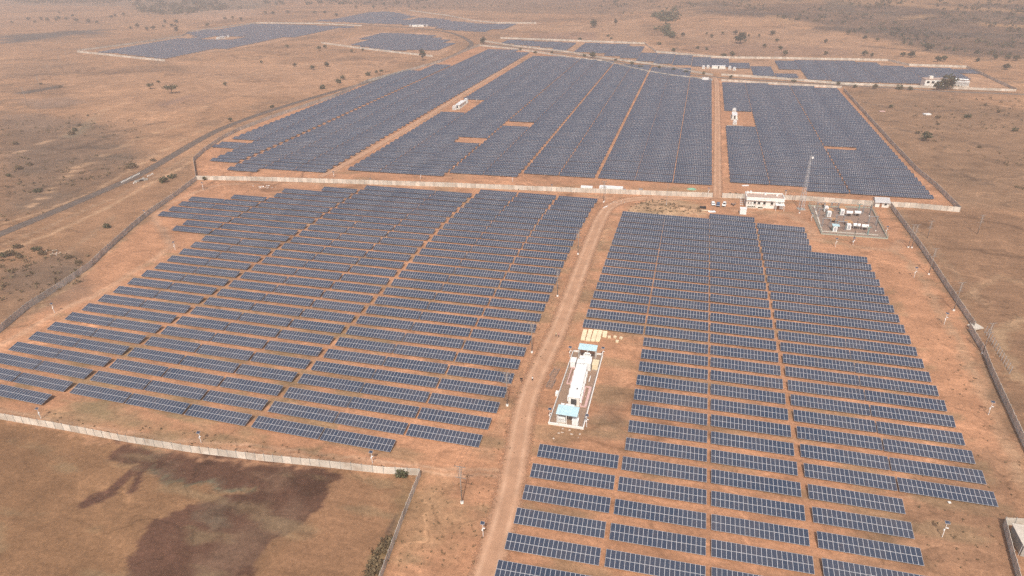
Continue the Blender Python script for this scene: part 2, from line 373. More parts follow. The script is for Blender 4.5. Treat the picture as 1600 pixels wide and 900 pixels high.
for u, v, a, b in ((252, 706, 4, 2.5), (262, 738, 3, 2.5), (350, 762, 5, 2), (335, 800, 4, 3), (352, 812, 3, 2)):
    c = G(u, v); region([(c[0]+a*math.cos(t), c[1]+b*math.sin(t)) for t in np.linspace(0, 6.28, 14)[:-1]], (0.20, 0.17, 0.12), 1.4, 0.35, 1.6, True, tex=1.0)
region([(604, 842), (607, 825), (617, 808), (626, 806), (624, 822), (612, 842)], (0.095, 0.055, 0.045), 0.5, 0.9, 0.5)
region([(570, 905), (580, 870), (604, 842), (612, 842), (600, 870), (590, 905)], (0.22, 0.165, 0.09), 0.6, 0.7, 0.6, tex=0.5)
for pl, w, c_ in [([(1420, 252), (1480, 262), (1525, 281), (1600, 303)], 2.5, (0.11, 0.075, 0.055)), ([(1605, 498), (1555, 518), (1566, 545), (1582, 580), (1605, 600)], 3, (0.34, 0.23, 0.145)), ([(1605, 510), (1565, 522), (1578, 560), (1590, 590)], 2, (0.30, 0.20, 0.125)),
                  ([(1450, 440), (1500, 470), (1560, 430), (1620, 450)], 2.5, (0.27, 0.175, 0.11)), ([(1405, 330), (1470, 400), (1540, 480)], 2.5, (0.26, 0.17, 0.11)), ([(1560, 590), (1545, 600), (1560, 620), (1600, 640)], 3, (0.14, 0.09, 0.06)),
                  ([(0, 345), (60, 322), (150, 285), (210, 258)], 2, (0.13, 0.09, 0.065)), ([(0, 384), (80, 352), (180, 308), (250, 272), (300, 242)], 1.6, (0.33, 0.22, 0.145)), ([(95, 400), (140, 370), (175, 340)], 3, (0.31, 0.20, 0.13)),
                  ([(300, 205), (330, 165), (332, 158)], 2, (0.17, 0.105, 0.07)), ([(60, 270), (130, 230), (180, 205), (260, 190)], 3, (0.13, 0.09, 0.065)), ([(1350, 160), (1420, 175), (1520, 172), (1620, 190)], 4, (0.15, 0.10, 0.07)), ([(1390, 200), (1480, 215), (1600, 240)], 4, (0.15, 0.10, 0.07)),
                  ([(810, 100), (900, 45), (930, 34)], 5, (0.40, 0.25, 0.165)), ([(440, 95), (560, 92), (660, 100)], 5, (0.22, 0.14, 0.10)), ([(330, 130), (450, 105), (500, 98)], 6, (0.38, 0.24, 0.155)), ([(820, 62), (880, 40), (890, 33)], 3, (0.17, 0.105, 0.075)), ([(1000, 62), (1040, 72), (1110, 86)], 4, (0.17, 0.11, 0.08))]:
    stroke(pl, w, c_, 1.2, 0.75, 1.0)
# grass verges and paler tracks inside the plant
region([(180, 668), (260, 665), (420, 690), (330, 695)], OLIVE, 3, 0.6, 1.4, tex=0.6)
region([(60, 640), (120, 630), (240, 660), (160, 668)], OLIVE, 3, 0.45, 1.4, tex=0.6)
stroke([(-20, 640), (120, 668), (260, 690), (420, 702), (560, 722), (700, 738), (790, 738)], 1.2, PALE, 0.6, 0.8, 0.3, rut=True)
stroke([(-10, 545), (60, 505), (110, 478), (150, 462), (200, 430), (240, 405), (268, 385), (258, 365), (240, 340), (262, 320), (310, 298), (345, 288), (420, 287), (560, 287), (760, 296)], 3.0, PALE, 1.0, 0.5, 0.5)
stroke([(240, 345), (258, 365), (272, 386)], 3.0, (0.30, 0.20, 0.14), 1.0, 0.5, 0.5)
stroke([(310, 297), (345, 287), (420, 284), (560, 288)], 1.0, (0.22, 0.13, 0.09), 0.6, 0.7, 0.2)
stroke([(1392, 392), (1420, 408), (1440, 440), (1465, 480), (1500, 540), (1540, 620), (1600, 760)], 3.0, (0.34, 0.23, 0.15), 1.0, 0.6, 0.7)
stroke([(1260, 372), (1330, 384), (1395, 392), (1408, 376)], 3.2, PALE, 1.0, 0.5, 0.6)
stroke([(960, 335), (1100, 338), (1250, 336), (1262, 318)], 5, (0.37, 0.21, 0.135), 1.5, 0.5, 0.7)
stroke([(1150, 330), (1230, 333), (1262, 350), (1270, 368)], 4, PALE, 1.5, 0.45, 0.7)
stroke([(520, 268), (560, 243), (640, 200), (740, 138), (825, 84)], 5, (0.42, 0.27, 0.175), 1.0, 0.75, 0.5)
stroke([(950, 310), (900, 303), (760, 293), (560, 283), (420, 281)], 3.0, PALE, 1.0, 0.4, 0.5)
region([(880, 312), (910, 322), (880, 430), (850, 520), (800, 650), (760, 720), (740, 712), (800, 620), (850, 480)], (0.30, 0.205, 0.13), 2, 0.45, 1.6, tex=0.8)
region([(930, 345), (960, 340), (925, 430), (895, 520), (870, 560), (868, 540), (905, 440)], (0.33, 0.22, 0.14), 2, 0.4, 1.6, tex=0.8)
region([(1125, 275), (1140, 285), (1230, 300), (1330, 308), (1320, 303), (1180, 294)], OLIVE, 2, 0.35, 1.2, tex=0.5)
region([(1050, 292), (1112, 296), (1112, 303), (1040, 299)], OLIVE, 2, 0.45, 1.2, tex=0.5)
region([(930, 600), (970, 585), (972, 690), (930, 690)], (0.29, 0.19, 0.125), 4, 0.5, 2.0, tex=0.8)
region([(940, 640), (965, 645), (960, 668), (935, 660)], (0.22, 0.16, 0.11), 2, 0.5, 2.0, tex=0.6)
region([(620, 760), (700, 750), (740, 820), (640, 880)], OLIVE, 5, 0.45, 2.0, tex=0.9)
region([(975, 330), (1010, 312), (1060, 312), (1095, 322), (1100, 338), (1010, 337)], (0.43, 0.31, 0.20), 1.5, 0.75, 1.2, tex=0.5)
region([(1030, 340), (1100, 341), (1070, 348), (990, 338)], OLIVE, 1.2, 0.5, 1.2)
# weeds between the rows, in broken patches
wd = smooth(0.55, 0.72, fbm(gx/16, gy/5, 91, 4))*smooth(370, 330, gy)*((gx > -215) & (gx < 78))
blend(wd*0.5, (0.225, 0.165, 0.10))
wd = smooth(0.5, 0.7, fbm(gx/12, gy/4, 95, 4))*smooth(210, 160, gy)*((gx > -190) & (gx < -85) & (gy > 112))
blend(wd*0.55, OLIVE)
# far fields
region([(0, 57), (70, 51), (165, 45), (160, 51), (60, 61), (0, 69)], (0.085, 0.080, 0.078), 4, 0.95, 0.8)
region([(127, 55), (152, 51), (152, 55), (128, 58)], (0.12, 0.09, 0.08), 3, 0.9, 0.5)
region([(120, 78), (280, 52), (300, 56), (140, 80)], (0.20, 0.14, 0.10), 4, 0.7, 0.6)
region([(18, 146), (95, 133), (97, 136), (40, 147)], (0.10, 0.085, 0.075), 2, 0.95, 0.4)
stroke([(169, 117), (190, 111), (208, 107)], 3, (0.13, 0.08, 0.06), 1.5, 0.9, 0.8)
stroke([(208, 107), (290, 112), (400, 124), (450, 128)], 2.5, (0.24, 0.16, 0.12), 1.5, 0.7, 0.8)
stroke([(208, 107), (255, 95)], 3, (0.23, 0.16, 0.12), 1.5, 0.7, 0.6)
stroke([(187, 167), (210, 160), (214, 152), (203, 146)], 2.0, (0.20, 0.12, 0.085), 1, 0.8, 0.5)
region([(245, 165), (300, 147), (300, 150), (262, 165)], (0.24, 0.155, 0.12), 3, 0.8, 0.8)
region([(20, 155), (110, 152), (140, 160), (60, 172)], (0.24, 0.165, 0.125), 4, 0.6, 0.8)
region([(0, 180), (70, 176), (100, 190), (60, 205), (0, 200)], (0.22, 0.15, 0.11), 4, 0.6, 0.8)
region([(98, 213), (130, 195), (150, 183), (140, 200), (115, 215)], (0.20, 0.165, 0.115), 3, 0.7, 1.0)
region([(200, 0), (430, 0), (420, 14), (300, 24), (225, 22)], (0.115, 0.110, 0.088), 12, 0.7, 2.0, tex=0.4)
region([(0, 0), (200, 0), (190, 10), (0, 8)], (0.15, 0.13, 0.105), 12, 0.6, 2.0, tex=0.4)
stroke([(280, 23), (400, 13), (430, 8)], 8, (0.43, 0.27, 0.19), 3, 0.5, 1.0)
region([(290, 18), (400, 13), (400, 25), (330, 33), (280, 27)], (0.42, 0.27, 0.19), 6, 0.6, 1.0)
region([(820, 40), (1000, 30), (1010, 66), (900, 62)], (0.40, 0.245, 0.155), 8, 0.6, 1.0, tex=0.4)
region([(830, 52), (930, 50), (935, 62), (830, 60)], (0.26, 0.16, 0.12), 4, 0.6, 1.0)
region([(1060, 45), (1230, 45), (1350, 60), (1400, 90), (1200, 88), (1080, 75)], (0.33, 0.205, 0.135), 10, 0.6, 1.0, tex=0.4)
region([(1060, 74), (1200, 66), (1330, 78), (1330, 88), (1150, 88)], (0.25, 0.155, 0.11), 5, 0.6, 1.0)
# terraced slope at the back: scrub, rock bands and dry ledges
region([(1040, -20), (1700, -20), (1700, 98), (1500, 88), (1400, 66), (1330, 52), (1260, 34), (1200, 27), (1130, 24), (1060, 12)], (0.092, 0.064, 0.048), 20, 0.9, 2.0, tex=0.35)
region([(430, -10), (1040, -20), (1040, 12), (950, 22), (760, 18), (600, 10)], (0.165, 0.112, 0.080), 20, 0.65, 2.0, tex=0.4)
hs = zf(gx, gy); bands = fbm(gx/300, hs/4.0+fbm(gx/120, gy/120, 7)*2, 13, 3)
blend(smooth(0.50, 0.62, bands)*smooth(8, 30, hs)*0.85, (0.27, 0.165, 0.10))
blend(smooth(0.58, 0.66, fbm(gx/70, gy/90, 23, 4))*smooth(8, 30, hs)*0.65, (0.085, 0.075, 0.058))
for pl, w, c_ in [([(1540, 38), (1570, 40), (1605, 42)], 22, (0.34, 0.20, 0.11)), ([(1400, 6), (1480, 12), (1560, 15), (1605, 20)], 26, (0.30, 0.18, 0.105)), ([(1205, 25), (1222, 31), (1235, 36)], 22, (0.34, 0.205, 0.12)), ([(1410, 30), (1440, 26), (1450, 24)], 16, (0.28, 0.175, 0.10)),
                  ([(1290, 44), (1400, 50), (1500, 54), (1605, 58)], 34, (0.075, 0.058, 0.046)), ([(1110, 18), (1160, 21), (1230, 22)], 22, (0.08, 0.062, 0.05)), ([(1350, 72), (1440, 80), (1530, 88)], 8, (0.10, 0.07, 0.052)), ([(980, 14), (1040, 17), (1090, 12)], 14, (0.32, 0.20, 0.125))]:
    stroke(pl, w, c_, 6, 0.8, 2.0)
lum = tone.mean(1, keepdims=True); tone[:] = np.clip(lum+(tone-lum)*1.07, 0.01, 0.8)
for pl in ([(0, 657), (100, 674), (200, 693), (300, 709), (400, 721), (500, 731), (600, 742)], [(308, 283), (500, 287.5), (700, 294), (900, 302.5), (1113, 310)], [(1128, 311), (1250, 315), (1350, 322), (1499, 333)]):
    stroke(pl, 1.8, (0.37, 0.205, 0.12), 0.8, 0.7, 1.2)
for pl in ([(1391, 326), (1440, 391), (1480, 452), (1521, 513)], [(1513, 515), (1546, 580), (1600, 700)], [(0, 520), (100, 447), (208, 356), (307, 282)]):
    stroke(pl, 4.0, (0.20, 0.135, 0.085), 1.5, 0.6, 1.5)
me = bpy.data.meshes.new('ground')
me.vertices.add(gx.size); me.vertices.foreach_set('co', np.stack([gx, gy, gz], 1).astype(np.float32).ravel())
ii = (np.arange(ny-1)[:, None]*nx+np.arange(nx-1)[None, :]).ravel()
quads = np.stack([ii, ii+1, ii+nx+1, ii+nx], 1).astype(np.int32)
me.loops.add(quads.size); me.loops.foreach_set('vertex_index', quads.ravel())
me.polygons.add(len(quads)); me.polygons.foreach_set('loop_start', np.arange(0, quads.size, 4, dtype=np.int32))
me.update(calc_edges=True)
ca = me.color_attributes.new('tone', 'FLOAT_COLOR', 'POINT')
ca.data.foreach_set('color', np.concatenate([tone, np.ones((gx.size, 1))], 1).astype(np.float32).ravel())
me.polygons.foreach_set('use_smooth', [True]*len(quads))
def ground_mat():
    mt = bpy.data.materials.new('dry_earth'); n, l = nodes_of(mt); b = n['Principled BSDF']
    at = n.new('ShaderNodeAttribute'); at.attribute_name = 'tone'
    tc = n.new('ShaderNodeTexCoord')
    def nz(scale, det, vec=None, rough=0.6):
        q = n.new('ShaderNodeTexNoise'); q.inputs['Scale'].default_value = scale; q.inputs['Detail'].default_value = det; q.inputs['Roughness'].default_value = rough
        l.new(vec or tc.outputs['Object'], q.inputs['Vector']); return q.outputs[0]
    def mrange(x, a, b_, c, d):
        q = n.new('ShaderNodeMapRange'); q.inputs[1].default_value = a; q.inputs[2].default_value = b_; q.inputs[3].default_value = c; q.inputs[4].default_value = d
        l.new(x, q.inputs[0]); return q.outputs[0]
    def mul(a, b_):
        q = n.new('ShaderNodeMath'); q.operation = 'MULTIPLY'; l.new(a, q.inputs[0]); l.new(b_, q.inputs[1]); return q.outputs[0]
    f = mul(mrange(nz(0.11, 6), 0.3, 0.7, 0.80, 1.20), mrange(nz(0.9, 5), 0.3, 0.7, 0.80, 1.20))
    f = mul(f, mrange(nz(3.2, 3), 0.3, 0.7, 0.84, 1.16))
    mp = n.new('ShaderNodeMapping'); mp.inputs['Scale'].default_value = (0.05, 0.5, 1); mp.inputs['Rotation'].default_value = (0, 0, 0.12)
    l.new(tc.outputs['Object'], mp.inputs[0])
    f = mul(f, mrange(nz(1.0, 5, mp.outputs[0]), 0.3, 0.7, 0.90, 1.10))
    # shallow gullies and animal paths winding over the land
    def ridge(scale, off, wd, dark, mscale):
        m_ = n.new('ShaderNodeMapping'); m_.inputs['Location'].default_value = (off, off*1.7, 0); m_.inputs['Scale'].default_value = (1, 1.25, 1); l.new(tc.outputs['Object'], m_.inputs[0])
        a_ = n.new('ShaderNodeMath'); a_.operation = 'SUBTRACT'; a_.inputs[1].default_value = 0.5; l.new(nz(scale, 4, m_.outputs[0], 0.5), a_.inputs[0])
        b_ = n.new('ShaderNodeMath'); b_.operation = 'ABSOLUTE'; l.new(a_.outputs[0], b_.inputs[0])
        k_ = mul(mrange(b_.outputs[0], 0.0, wd, 1.0, 0.0), mrange(nz(mscale, 3, m_.outputs[0]), 0.45, 0.6, 0.0, 1.0))
        return mrange(k_, 0, 1, 1.0, dark)
    f = mul(f, mul(ridge(0.012, 13.0, 0.018, 0.55, 0.008), ridge(0.022, 71.0, 0.016, 1.35, 0.012)))
    f = mul(f, mul(ridge(0.05, 31.0, 0.018, 0.70, 0.02), mrange(nz(0.02, 5), 0.3, 0.7, 0.84, 1.16)))
    sc = n.new('ShaderNodeVectorMath'); sc.operation = 'SCALE'; l.new(at.outputs['Color'], sc.inputs[0]); l.new(f, sc.inputs['Scale'])
    # dry grass tufts, thick in some places and absent in others
    tuft = mul(mrange(nz(1.6, 4), 0.56, 0.70, 0, 1), mrange(nz(0.035, 3), 0.42, 0.62, 0.05, 0.5))
    mi = n.new('ShaderNodeMix'); mi.data_type = 'RGBA'; mi.inputs[7].default_value = (0.160, 0.108, 0.058, 1)
    l.new(tuft, mi.inputs[0]); l.new(sc.outputs[0], mi.inputs[6])
    # small stones
    st = mul(mrange(nz(2.3, 2), 0.70, 0.78, 0, 1), mrange(nz(0.06, 3), 0.5, 0.65, 0, 0.5))
    m2 = n.new('ShaderNodeMix'); m2.data_type = 'RGBA'; m2.inputs[7].default_value = (0.52, 0.42, 0.33, 1)
    l.new(st, m2.inputs[0]); l.new(mi.outputs[2], m2.inputs[6]); l.new(m2.outputs[2], b.inputs['Base Color'])
    b.inputs['Roughness'].default_value = 0.95; b.inputs['Specular IOR Level'].default_value = 0.1
    bp = n.new('ShaderNodeBump'); bp.inputs['Strength'].default_value = 0.5; bp.inputs['Distance'].default_value = 0.25
    l.new(nz(1.1, 6), bp.inputs['Height']); l.new(bp.outputs[0], b.inputs['Normal'])
    return mt
M['ground'] = ground_mat(); me.materials.append(M['ground'])
go = link('ground', me); go['kind'] = 'structure'

# ------------------------------------------------------------------ roads
def resample(P, step):
    out = [P[0]]
    for a, b in zip(P, P[1:]):
        L = math.hypot(b[0]-a[0], b[1]-a[1]); k = max(1, int(L/step))
        out += [(a[0]+(b[0]-a[0])*i/k, a[1]+(b[1]-a[1])*i/k) for i in range(1, k+1)]
    return out
def curve(P, it=3):
    for _ in range(it):
        Q = [P[0]]
        for a, b in zip(P, P[1:]): Q += [(a[0]*.75+b[0]*.25, a[1]*.75+b[1]*.25), (a[0]*.25+b[0]*.75, a[1]*.25+b[1]*.75)]
        P = Q+[P[-1]]
    return P
def road_mat(name, col, edge, ruts, loose):
    mt = bpy.data.materials.new(name); n, l = nodes_of(mt); b = n['Principled BSDF']; out = n['Material Output']
    uv = n.new('ShaderNodeUVMap'); sp = n.new('ShaderNodeSeparateXYZ'); l.new(uv.outputs[0], sp.inputs[0])
    tc = n.new('ShaderNodeTexCoord')
    def nz(scale, det=5):
        q = n.new('ShaderNodeTexNoise'); q.inputs['Scale'].default_value = scale; q.inputs['Detail'].default_value = det
        l.new(tc.outputs['Object'], q.inputs['Vector']); return q.outputs[0]
    def mth(op, a, b_=None):
        q = n.new('ShaderNodeMath'); q.operation = op
        for i, z in enumerate((a, b_)):
            if z is None: continue
            if isinstance(z, (int, float)): q.inputs[i].default_value = z
            else: l.new(z, q.inputs[i])
        return q.outputs[0]
    def mr(x, a, b_, c, d):
        q = n.new('ShaderNodeMapRange'); q.inputs[1].default_value = a; q.inputs[2].default_value = b_; q.inputs[3].default_value = c; q.inputs[4].default_value = d; l.new(x, q.inputs[0]); return q.outputs[0]
    across = mth('ABSOLUTE', mth('SUBTRACT', sp.outputs[0], 0.5))      # 0 centre, 0.5 edge
    rut = mth('ABSOLUTE', mth('SUBTRACT', across, 0.2))
    rr = mr(rut, 0.0, 0.10, 1.0, 0.0)
    m1 = n.new('ShaderNodeMix'); m1.data_type = 'RGBA'; m1.inputs[6].default_value = lin(col); m1.inputs[7].default_value = lin(ruts)
    l.new(mth('MULTIPLY', rr, mr(nz(0.15), 0.35, 0.6, 0.3, 1.0)), m1.inputs[0])
    m2 = n.new('ShaderNodeMix'); m2.data_type = 'RGBA'; m2.inputs[7].default_value = lin(edge)
    l.new(mr(mth('ADD', across, mr(nz(0.8), 0.3, 0.7, -0.12, 0.12)), 0.34, 0.46, 0, 1), m2.inputs[0]); l.new(m1.outputs[2], m2.inputs[6])
    sc = n.new('ShaderNodeVectorMath'); sc.operation = 'SCALE'; l.new(m2.outputs[2], sc.inputs[0])
    l.new(mth('MULTIPLY', mr(nz(0.25), 0.3, 0.7, 0.86, 1.14), mr(nz(3.0, 3), 0.3, 0.7, 0.92, 1.08)), sc.inputs['Scale'])
    l.new(sc.outputs[0], b.inputs['Base Color']); b.inputs['Roughness'].default_value = 0.95; b.inputs['Specular IOR Level'].default_value = 0.12
    # ragged edge where the surface runs out into the earth
    tr = n.new('ShaderNodeBsdfTransparent'); ms = n.new('ShaderNodeMixShader')
    l.new(mr(mth('ADD', across, mr(nz(1.3), 0.25, 0.75, -loose, loose)), 0.30, 0.49, 1, 0), ms.inputs[0])
    l.new(tr.outputs[0], ms.inputs[1]); l.new(b.outputs[0], ms.inputs[2]); l.new(ms.outputs[0], out.inputs[0])
    return mt
def road(name, P, width, material, z=0.03, taper=None):
    P = resample(curve(P), 4.0); mbv = []; fs = []; uvs = []
    s = 0.0
    for i, p in enumerate(P):
        a = P[max(0, i-1)]; b = P[min(len(P)-1, i+1)]
        dx, dy = b[0]-a[0], b[1]-a[1]; L = math.hypot(dx, dy) or 1; px, py = -dy/L, dx/L
        if i: s += math.hypot(p[0]-P[i-1][0], p[1]-P[i-1][1])
        w = width*(taper(i/(len(P)-1)) if taper else 1)
        for t in (1, -1):
            x, y = p[0]+px*w/2*t, p[1]+py*w/2*t
            mbv.append((x, y, float(zf(x, y))+z)); uvs.append((0.5+0.5*t, s/6))
    for i in range(len(P)-1): fs.append((2*i, 2*i+2, 2*i+3, 2*i+1))
    me = bpy.data.meshes.new(name); me.from_pydata(mbv, [], fs); ul = me.uv_layers.new(name='UVMap')
    for lp in me.loops: ul.data[lp.index].uv = uvs[lp.vertex_index]
    me.materials.append(material)
    bm = bmesh.new(); bm.from_mesh(me); bmesh.ops.recalc_face_normals(bm, faces=bm.faces)
    if bm.faces[0].normal.z < 0: bmesh.ops.reverse_faces(bm, faces=bm.faces)
    bm.to_mesh(me); bm.free()
    o = link(name, me); o['kind'] = 'structure'; return o
M['dirtroad'] = road_mat('packed_dirt', (0.43, 0.248, 0.155), (0.41, 0.22, 0.132), (0.54, 0.335, 0.22), 0.10)
M['asphalt'] = road_mat('worn_asphalt', (0.125, 0.098, 0.084), (0.25, 0.165, 0.11), (0.145, 0.116, 0.098), 0.05)
M['ballast'] = road_mat('gravel_road', (0.20, 0.160, 0.135), (0.30, 0.215, 0.16), (0.15, 0.118, 0.10), 0.06)
road('dirt_road', [(-22, 20), (-27, 50)]+wpts([(745, 940), (762, 892), (790, 800), (806, 720), (818, 640), (838, 584), (868, 526), (892, 462), (915, 400), (936, 345), (950, 322), (985, 310), (1050, 309), (1100, 309), (1121, 305)]), 8.2, M['dirtroad'], 0.02)
road('dirt_track', wpts([(1121, 309), (1121, 285), (1121, 240), (1121, 190), (1120.5, 150), (1120, 127), (1116, 121)]), 6.0, M['dirtroad'], 0.03)
road('access_track', wpts([(500, 276), (530, 262), (600, 222), (690, 168), (760, 124), (824, 84.5)]), 6.0, M['dirtroad'], 0.02)
road('asphalt_road', wpts([(-120, 412), (-40, 382), (0, 366), (60, 341), (120, 316), (180, 290), (215, 275), (262, 248), (310, 219), (345, 201), (400, 180), (470, 158), (540, 138), (600, 122), (650, 107), (690, 94), (715, 84), (738, 72), (735, 64), (715, 54), (690, 48), (640, 43), (560, 38), (480, 36), (430, 34)]), 8.5, M['asphalt'], 0.03)
road('corridor_road', wpts([(735, 70), (770, 70), (850, 79), (930, 90), (1000, 104), (1060, 114), (1118, 121), (1200, 126), (1300, 132), (1400, 138), (1480, 143), (1590, 147), (1700, 152)]), 7.0, M['ballast'], 0.02)

# ------------------------------------------------------------------ boundary walls of precast concrete
def wall(name, label, P, h=2.4, group=None, post_parts=False, arms=False, step=2.6, base=0.0):
    """posts every few metres with stacked slabs between them"""
    t = thing(name, label, 'wall', (P[0][0], P[0][1], base), 0, group)
    x0, y0 = P[0]; pan = MB(); pos = MB(); cop = MB(); posts = []
    rr = random.Random(len(label))
    for a, b in zip(P, P[1:]):
        L = math.hypot(b[0]-a[0], b[1]-a[1]); k = max(1, round(L/step)); an = math.atan2(b[1]-a[1], b[0]-a[0])
        for i in range(k):
            cx = a[0]+(b[0]-a[0])*(i+.5)/k; cy = a[1]+(b[1]-a[1])*(i+.5)/k; z = float(zf(cx, cy))
            dz = rr.uniform(-0.05, 0.04)
            pan.box(cx-x0, cy-y0, z-0.15, L/k-0.10, 0.07, h+0.05+dz, an+rr.uniform(-0.008, 0.008))
            px = a[0]+(b[0]-a[0])*i/k; py = a[1]+(b[1]-a[1])*i/k; posts.append((px-x0, py-y0, float(zf(px, py)), an))
    px, py = P[-1]; posts.append((px-x0, py-y0, float(zf(px, py)), an))
    pan.build('wall_panel', M['concrete'], t)
    for q in posts:
        pb = MB() if post_parts else pos
        pb.box(q[0], q[1], q[2]-0.15, 0.16, 0.17, h+0.27, q[3])
        if arms:
            nx_, ny_ = -math.sin(q[3]), math.cos(q[3])
            pb.tube((q[0], q[1], q[2]+h), (q[0]-nx_*0.28, q[1]-ny_*0.28, q[2]+h+0.62), 0.025, 0.02, 5)
        if post_parts: pb.build('post', M['concrete2'], t)
    if not post_parts: pos.build('post_line', M['concrete2'], t)
    return t
GW = 'precast boundary walls of the solar plant'
wall('boundary_wall', 'pale precast concrete wall running across the lower left, below the nearest panel rows', wpts([(-220, 640), (-60, 645), (0, 655), (100, 672), (200, 691), (300, 707), (400, 719), (500, 729), (600, 740), (656, 743)]), 2.3, GW, True, True)
wall('boundary_wall', 'short grey wall running from the bottom edge up to the near wall corner', wpts([(656.8, 745), (630, 812), (596, 905), (585, 935), (560, 1000)]), 2.3, GW, True)
wall('boundary_wall', 'long bright wall between the near panel field and the far one, left of the gate', wpts([(308, 281), (400, 282.5), (500, 285.5), (700, 292), (900, 300.5), (1113, 308.5)]), 2.6, GW)
wall('boundary_wall', 'bright wall running behind the white office and switchyard to the right corner', wpts([(1128, 309), (1250, 313), (1350, 320.5), (1430, 325), (1499, 331.5)]), 2.6, GW)
wall('boundary_wall', 'dark shaded wall along the left side of the near panel field', wpts([(-60, 562), (0, 520), (45, 482), (100, 447), (142, 418), (162, 398), (208, 356), (231, 337), (276, 306), (307, 282)]), 2.6, GW)
wall('boundary_wall', 'grey wall following the asphalt road along the left edge of the far panel field', wpts([(307, 280), (303, 252), (318, 238), (345, 219), (375, 204), (430, 183), (475, 168), (525, 151), (575, 128), (625, 115), (687, 98), (738, 76), (750, 72)]), 2.6, GW)
wall('boundary_wall', 'dark wall down the right side of the near field, from guard hut to concrete slab', wpts([(1391, 324), (1440, 391), (1480, 452), (1521, 513)]), 2.6, GW)
wall('boundary_wall', 'dark wall continuing below the concrete slab to the right edge', wpts([(1513, 515), (1536, 553), (1546, 580), (1560, 612), (1600, 700), (1660, 830), (1760, 1000)]), 2.6, GW)
wall('boundary_wall', 'grey wall along the right edge of the far panel field behind the mast', wpts([(1318, 142), (1345, 172), (1395, 228), (1432, 268), (1462, 293), (1499, 330)]), 2.6, GW)
GW2 = 'pale walls around the distant solar fields'
wall('boundary_wall', 'pale distant wall along the top of the far panel field left of the track', wpts([(750, 72), (800, 77), (850, 84), (900, 92.5), (940, 96), (980, 106), (1012, 113), (1050, 119.5), (1113, 126.5)]), 2.1, GW2, step=4)
wall('boundary_wall', 'pale distant wall above the right far field, right of the track gate', wpts([(1127, 127), (1200, 131.5), (1315, 138)]), 2.1, GW2, step=4)
wall('boundary_wall', 'pale distant wall on the far side of the corridor road', wpts([(755, 65), (800, 72), (887, 82), (940, 91), (985, 97), (1025, 102), (1075, 112), (1114, 118.5)]), 2.1, GW2, step=4)
wall('boundary_wall', 'pale distant wall beyond the corridor road, running to the right end', wpts([(1127, 118), (1200, 122.5), (1320, 132.5), (1450, 137.5), (1587, 143)]), 2.1, GW2, step=4)
wall('boundary_wall', 'distant wall along the back of the strip fields under the brown hill', wpts([(782, 60.5), (905, 65), (1007, 69), (1025, 82), (1112, 90), (1147, 91.5), (1210, 92), (1387, 95.5), (1420, 103), (1510, 106), (1587, 142)]), 2.4, GW2, step=4)
wall('boundary_wall', 'distant white wall below the middle panel block left of the lone tree', wpts([(502, 68), (560, 76), (620, 83), (676, 89)]), 2.4, GW2, step=4)
wall('boundary_wall', 'distant white wall at the near tip of the far left panel block', wpts([(121, 82), (170, 87), (215, 92), (258, 96)]), 2.6, GW2, step=4)
wall('boundary_wall', 'thin distant wall along the back of the far left panel block', wpts([(122, 80), (200, 70), (285, 57), (296, 50), (350, 43), (400, 36.5), (500, 37.5), (565, 41)]), 2.2, GW2, step=4)
wall('boundary_wall', 'distant wall along the back of the two topmost panel blocks', wpts([(640, 17), (700, 25), (740, 33), (775, 36.5), (838, 37)]), 2.4, GW2, step=4)

# ------------------------------------------------------------------ solar tables
TL, CH, TILT, HTOP = 20.2, 3.96, R(13.0), 1.5
ct, st_ = math.cos(TILT), math.sin(TILT)
def slope(x, s, off=0.0):
    """point on the table: s metres up the slope from the lower edge, origin under the table centre"""
    return (x, -CH*ct/2+s*ct-off*st_, HTOP-CH*st_+s*st_+off*ct)
def module_row(mb, s0, s1):
    vs = [slope(-TL/2, s0), slope(TL/2, s0), slope(TL/2, s1), slope(-TL/2, s1), slope(-TL/2, s0, -.04), slope(TL/2, s0, -.04), slope(TL/2, s1, -.04), slope(-TL/2, s1, -.04)]
    mb.add(vs, [(0, 1, 2, 3), (7, 6, 5, 4), (0, 4, 5, 1), (1, 5, 6, 2), (2, 6, 7, 3), (3, 7, 4, 0)], 0)
    for k in range(20):
        x0 = -TL/2+k*1.01+0.048; x1 = x0+1.01-0.096
        mb.add([slope(x0, s0+.05, .004), slope(x1, s0+.05, .004), slope(x1, s1-.05, .004), slope(x0, s1-.05, .004)], [(0, 1, 2, 3)], 1)
def mounting(mb, light=False):
    for s in ((0.45, 1.5, 2.45, 3.5) if not light else (0.9, 3.0)):
        mb.bar(slope(-TL/2+.1, s, -.09), slope(TL/2-.1, s, -.09), 0.07)
    for k in range(5):
        x = -TL/2+1.9+k*4.1
        mb.bar(slope(x, .2, -.19), slope(x, 3.76, -.19), 0.09)
        for s in (0.75, 3.1):
            p = slope(x, s, -.2); mb.tube((p[0], p[1], 0.0-0.1), p, 0.06, 0.06, 4)
        if not light:
            p = slope(x, 3.1, -.2); q = slope(x, 1.6, -.2); mb.bar((p[0], p[1], 0.25), q, 0.05)
lo = MB(); module_row(lo, 0.0, 1.965); me_lo = lo.mesh('module_row', [M['frame'], M['glass']])
up = MB(); module_row(up, 1.995, 3.96); me_up = up.mesh('module_row', [M['frame'], M['glass']])
mf = MB(); mounting(mf); me_mf = mf.mesh('mounting_frame', M['steel'])
ACOL = {1: -66.26, 2: -87.17, 3: -107.76, 4: -129.19, 5: -149.47, 6: -169.49, 7: -191.08, 8: -210.43, 9: -232.0, 10: -252.6}
BCOL = {1: -29.25, 2: -8.32, 3: 12.69, 4: 34.37, 5: 54.97}
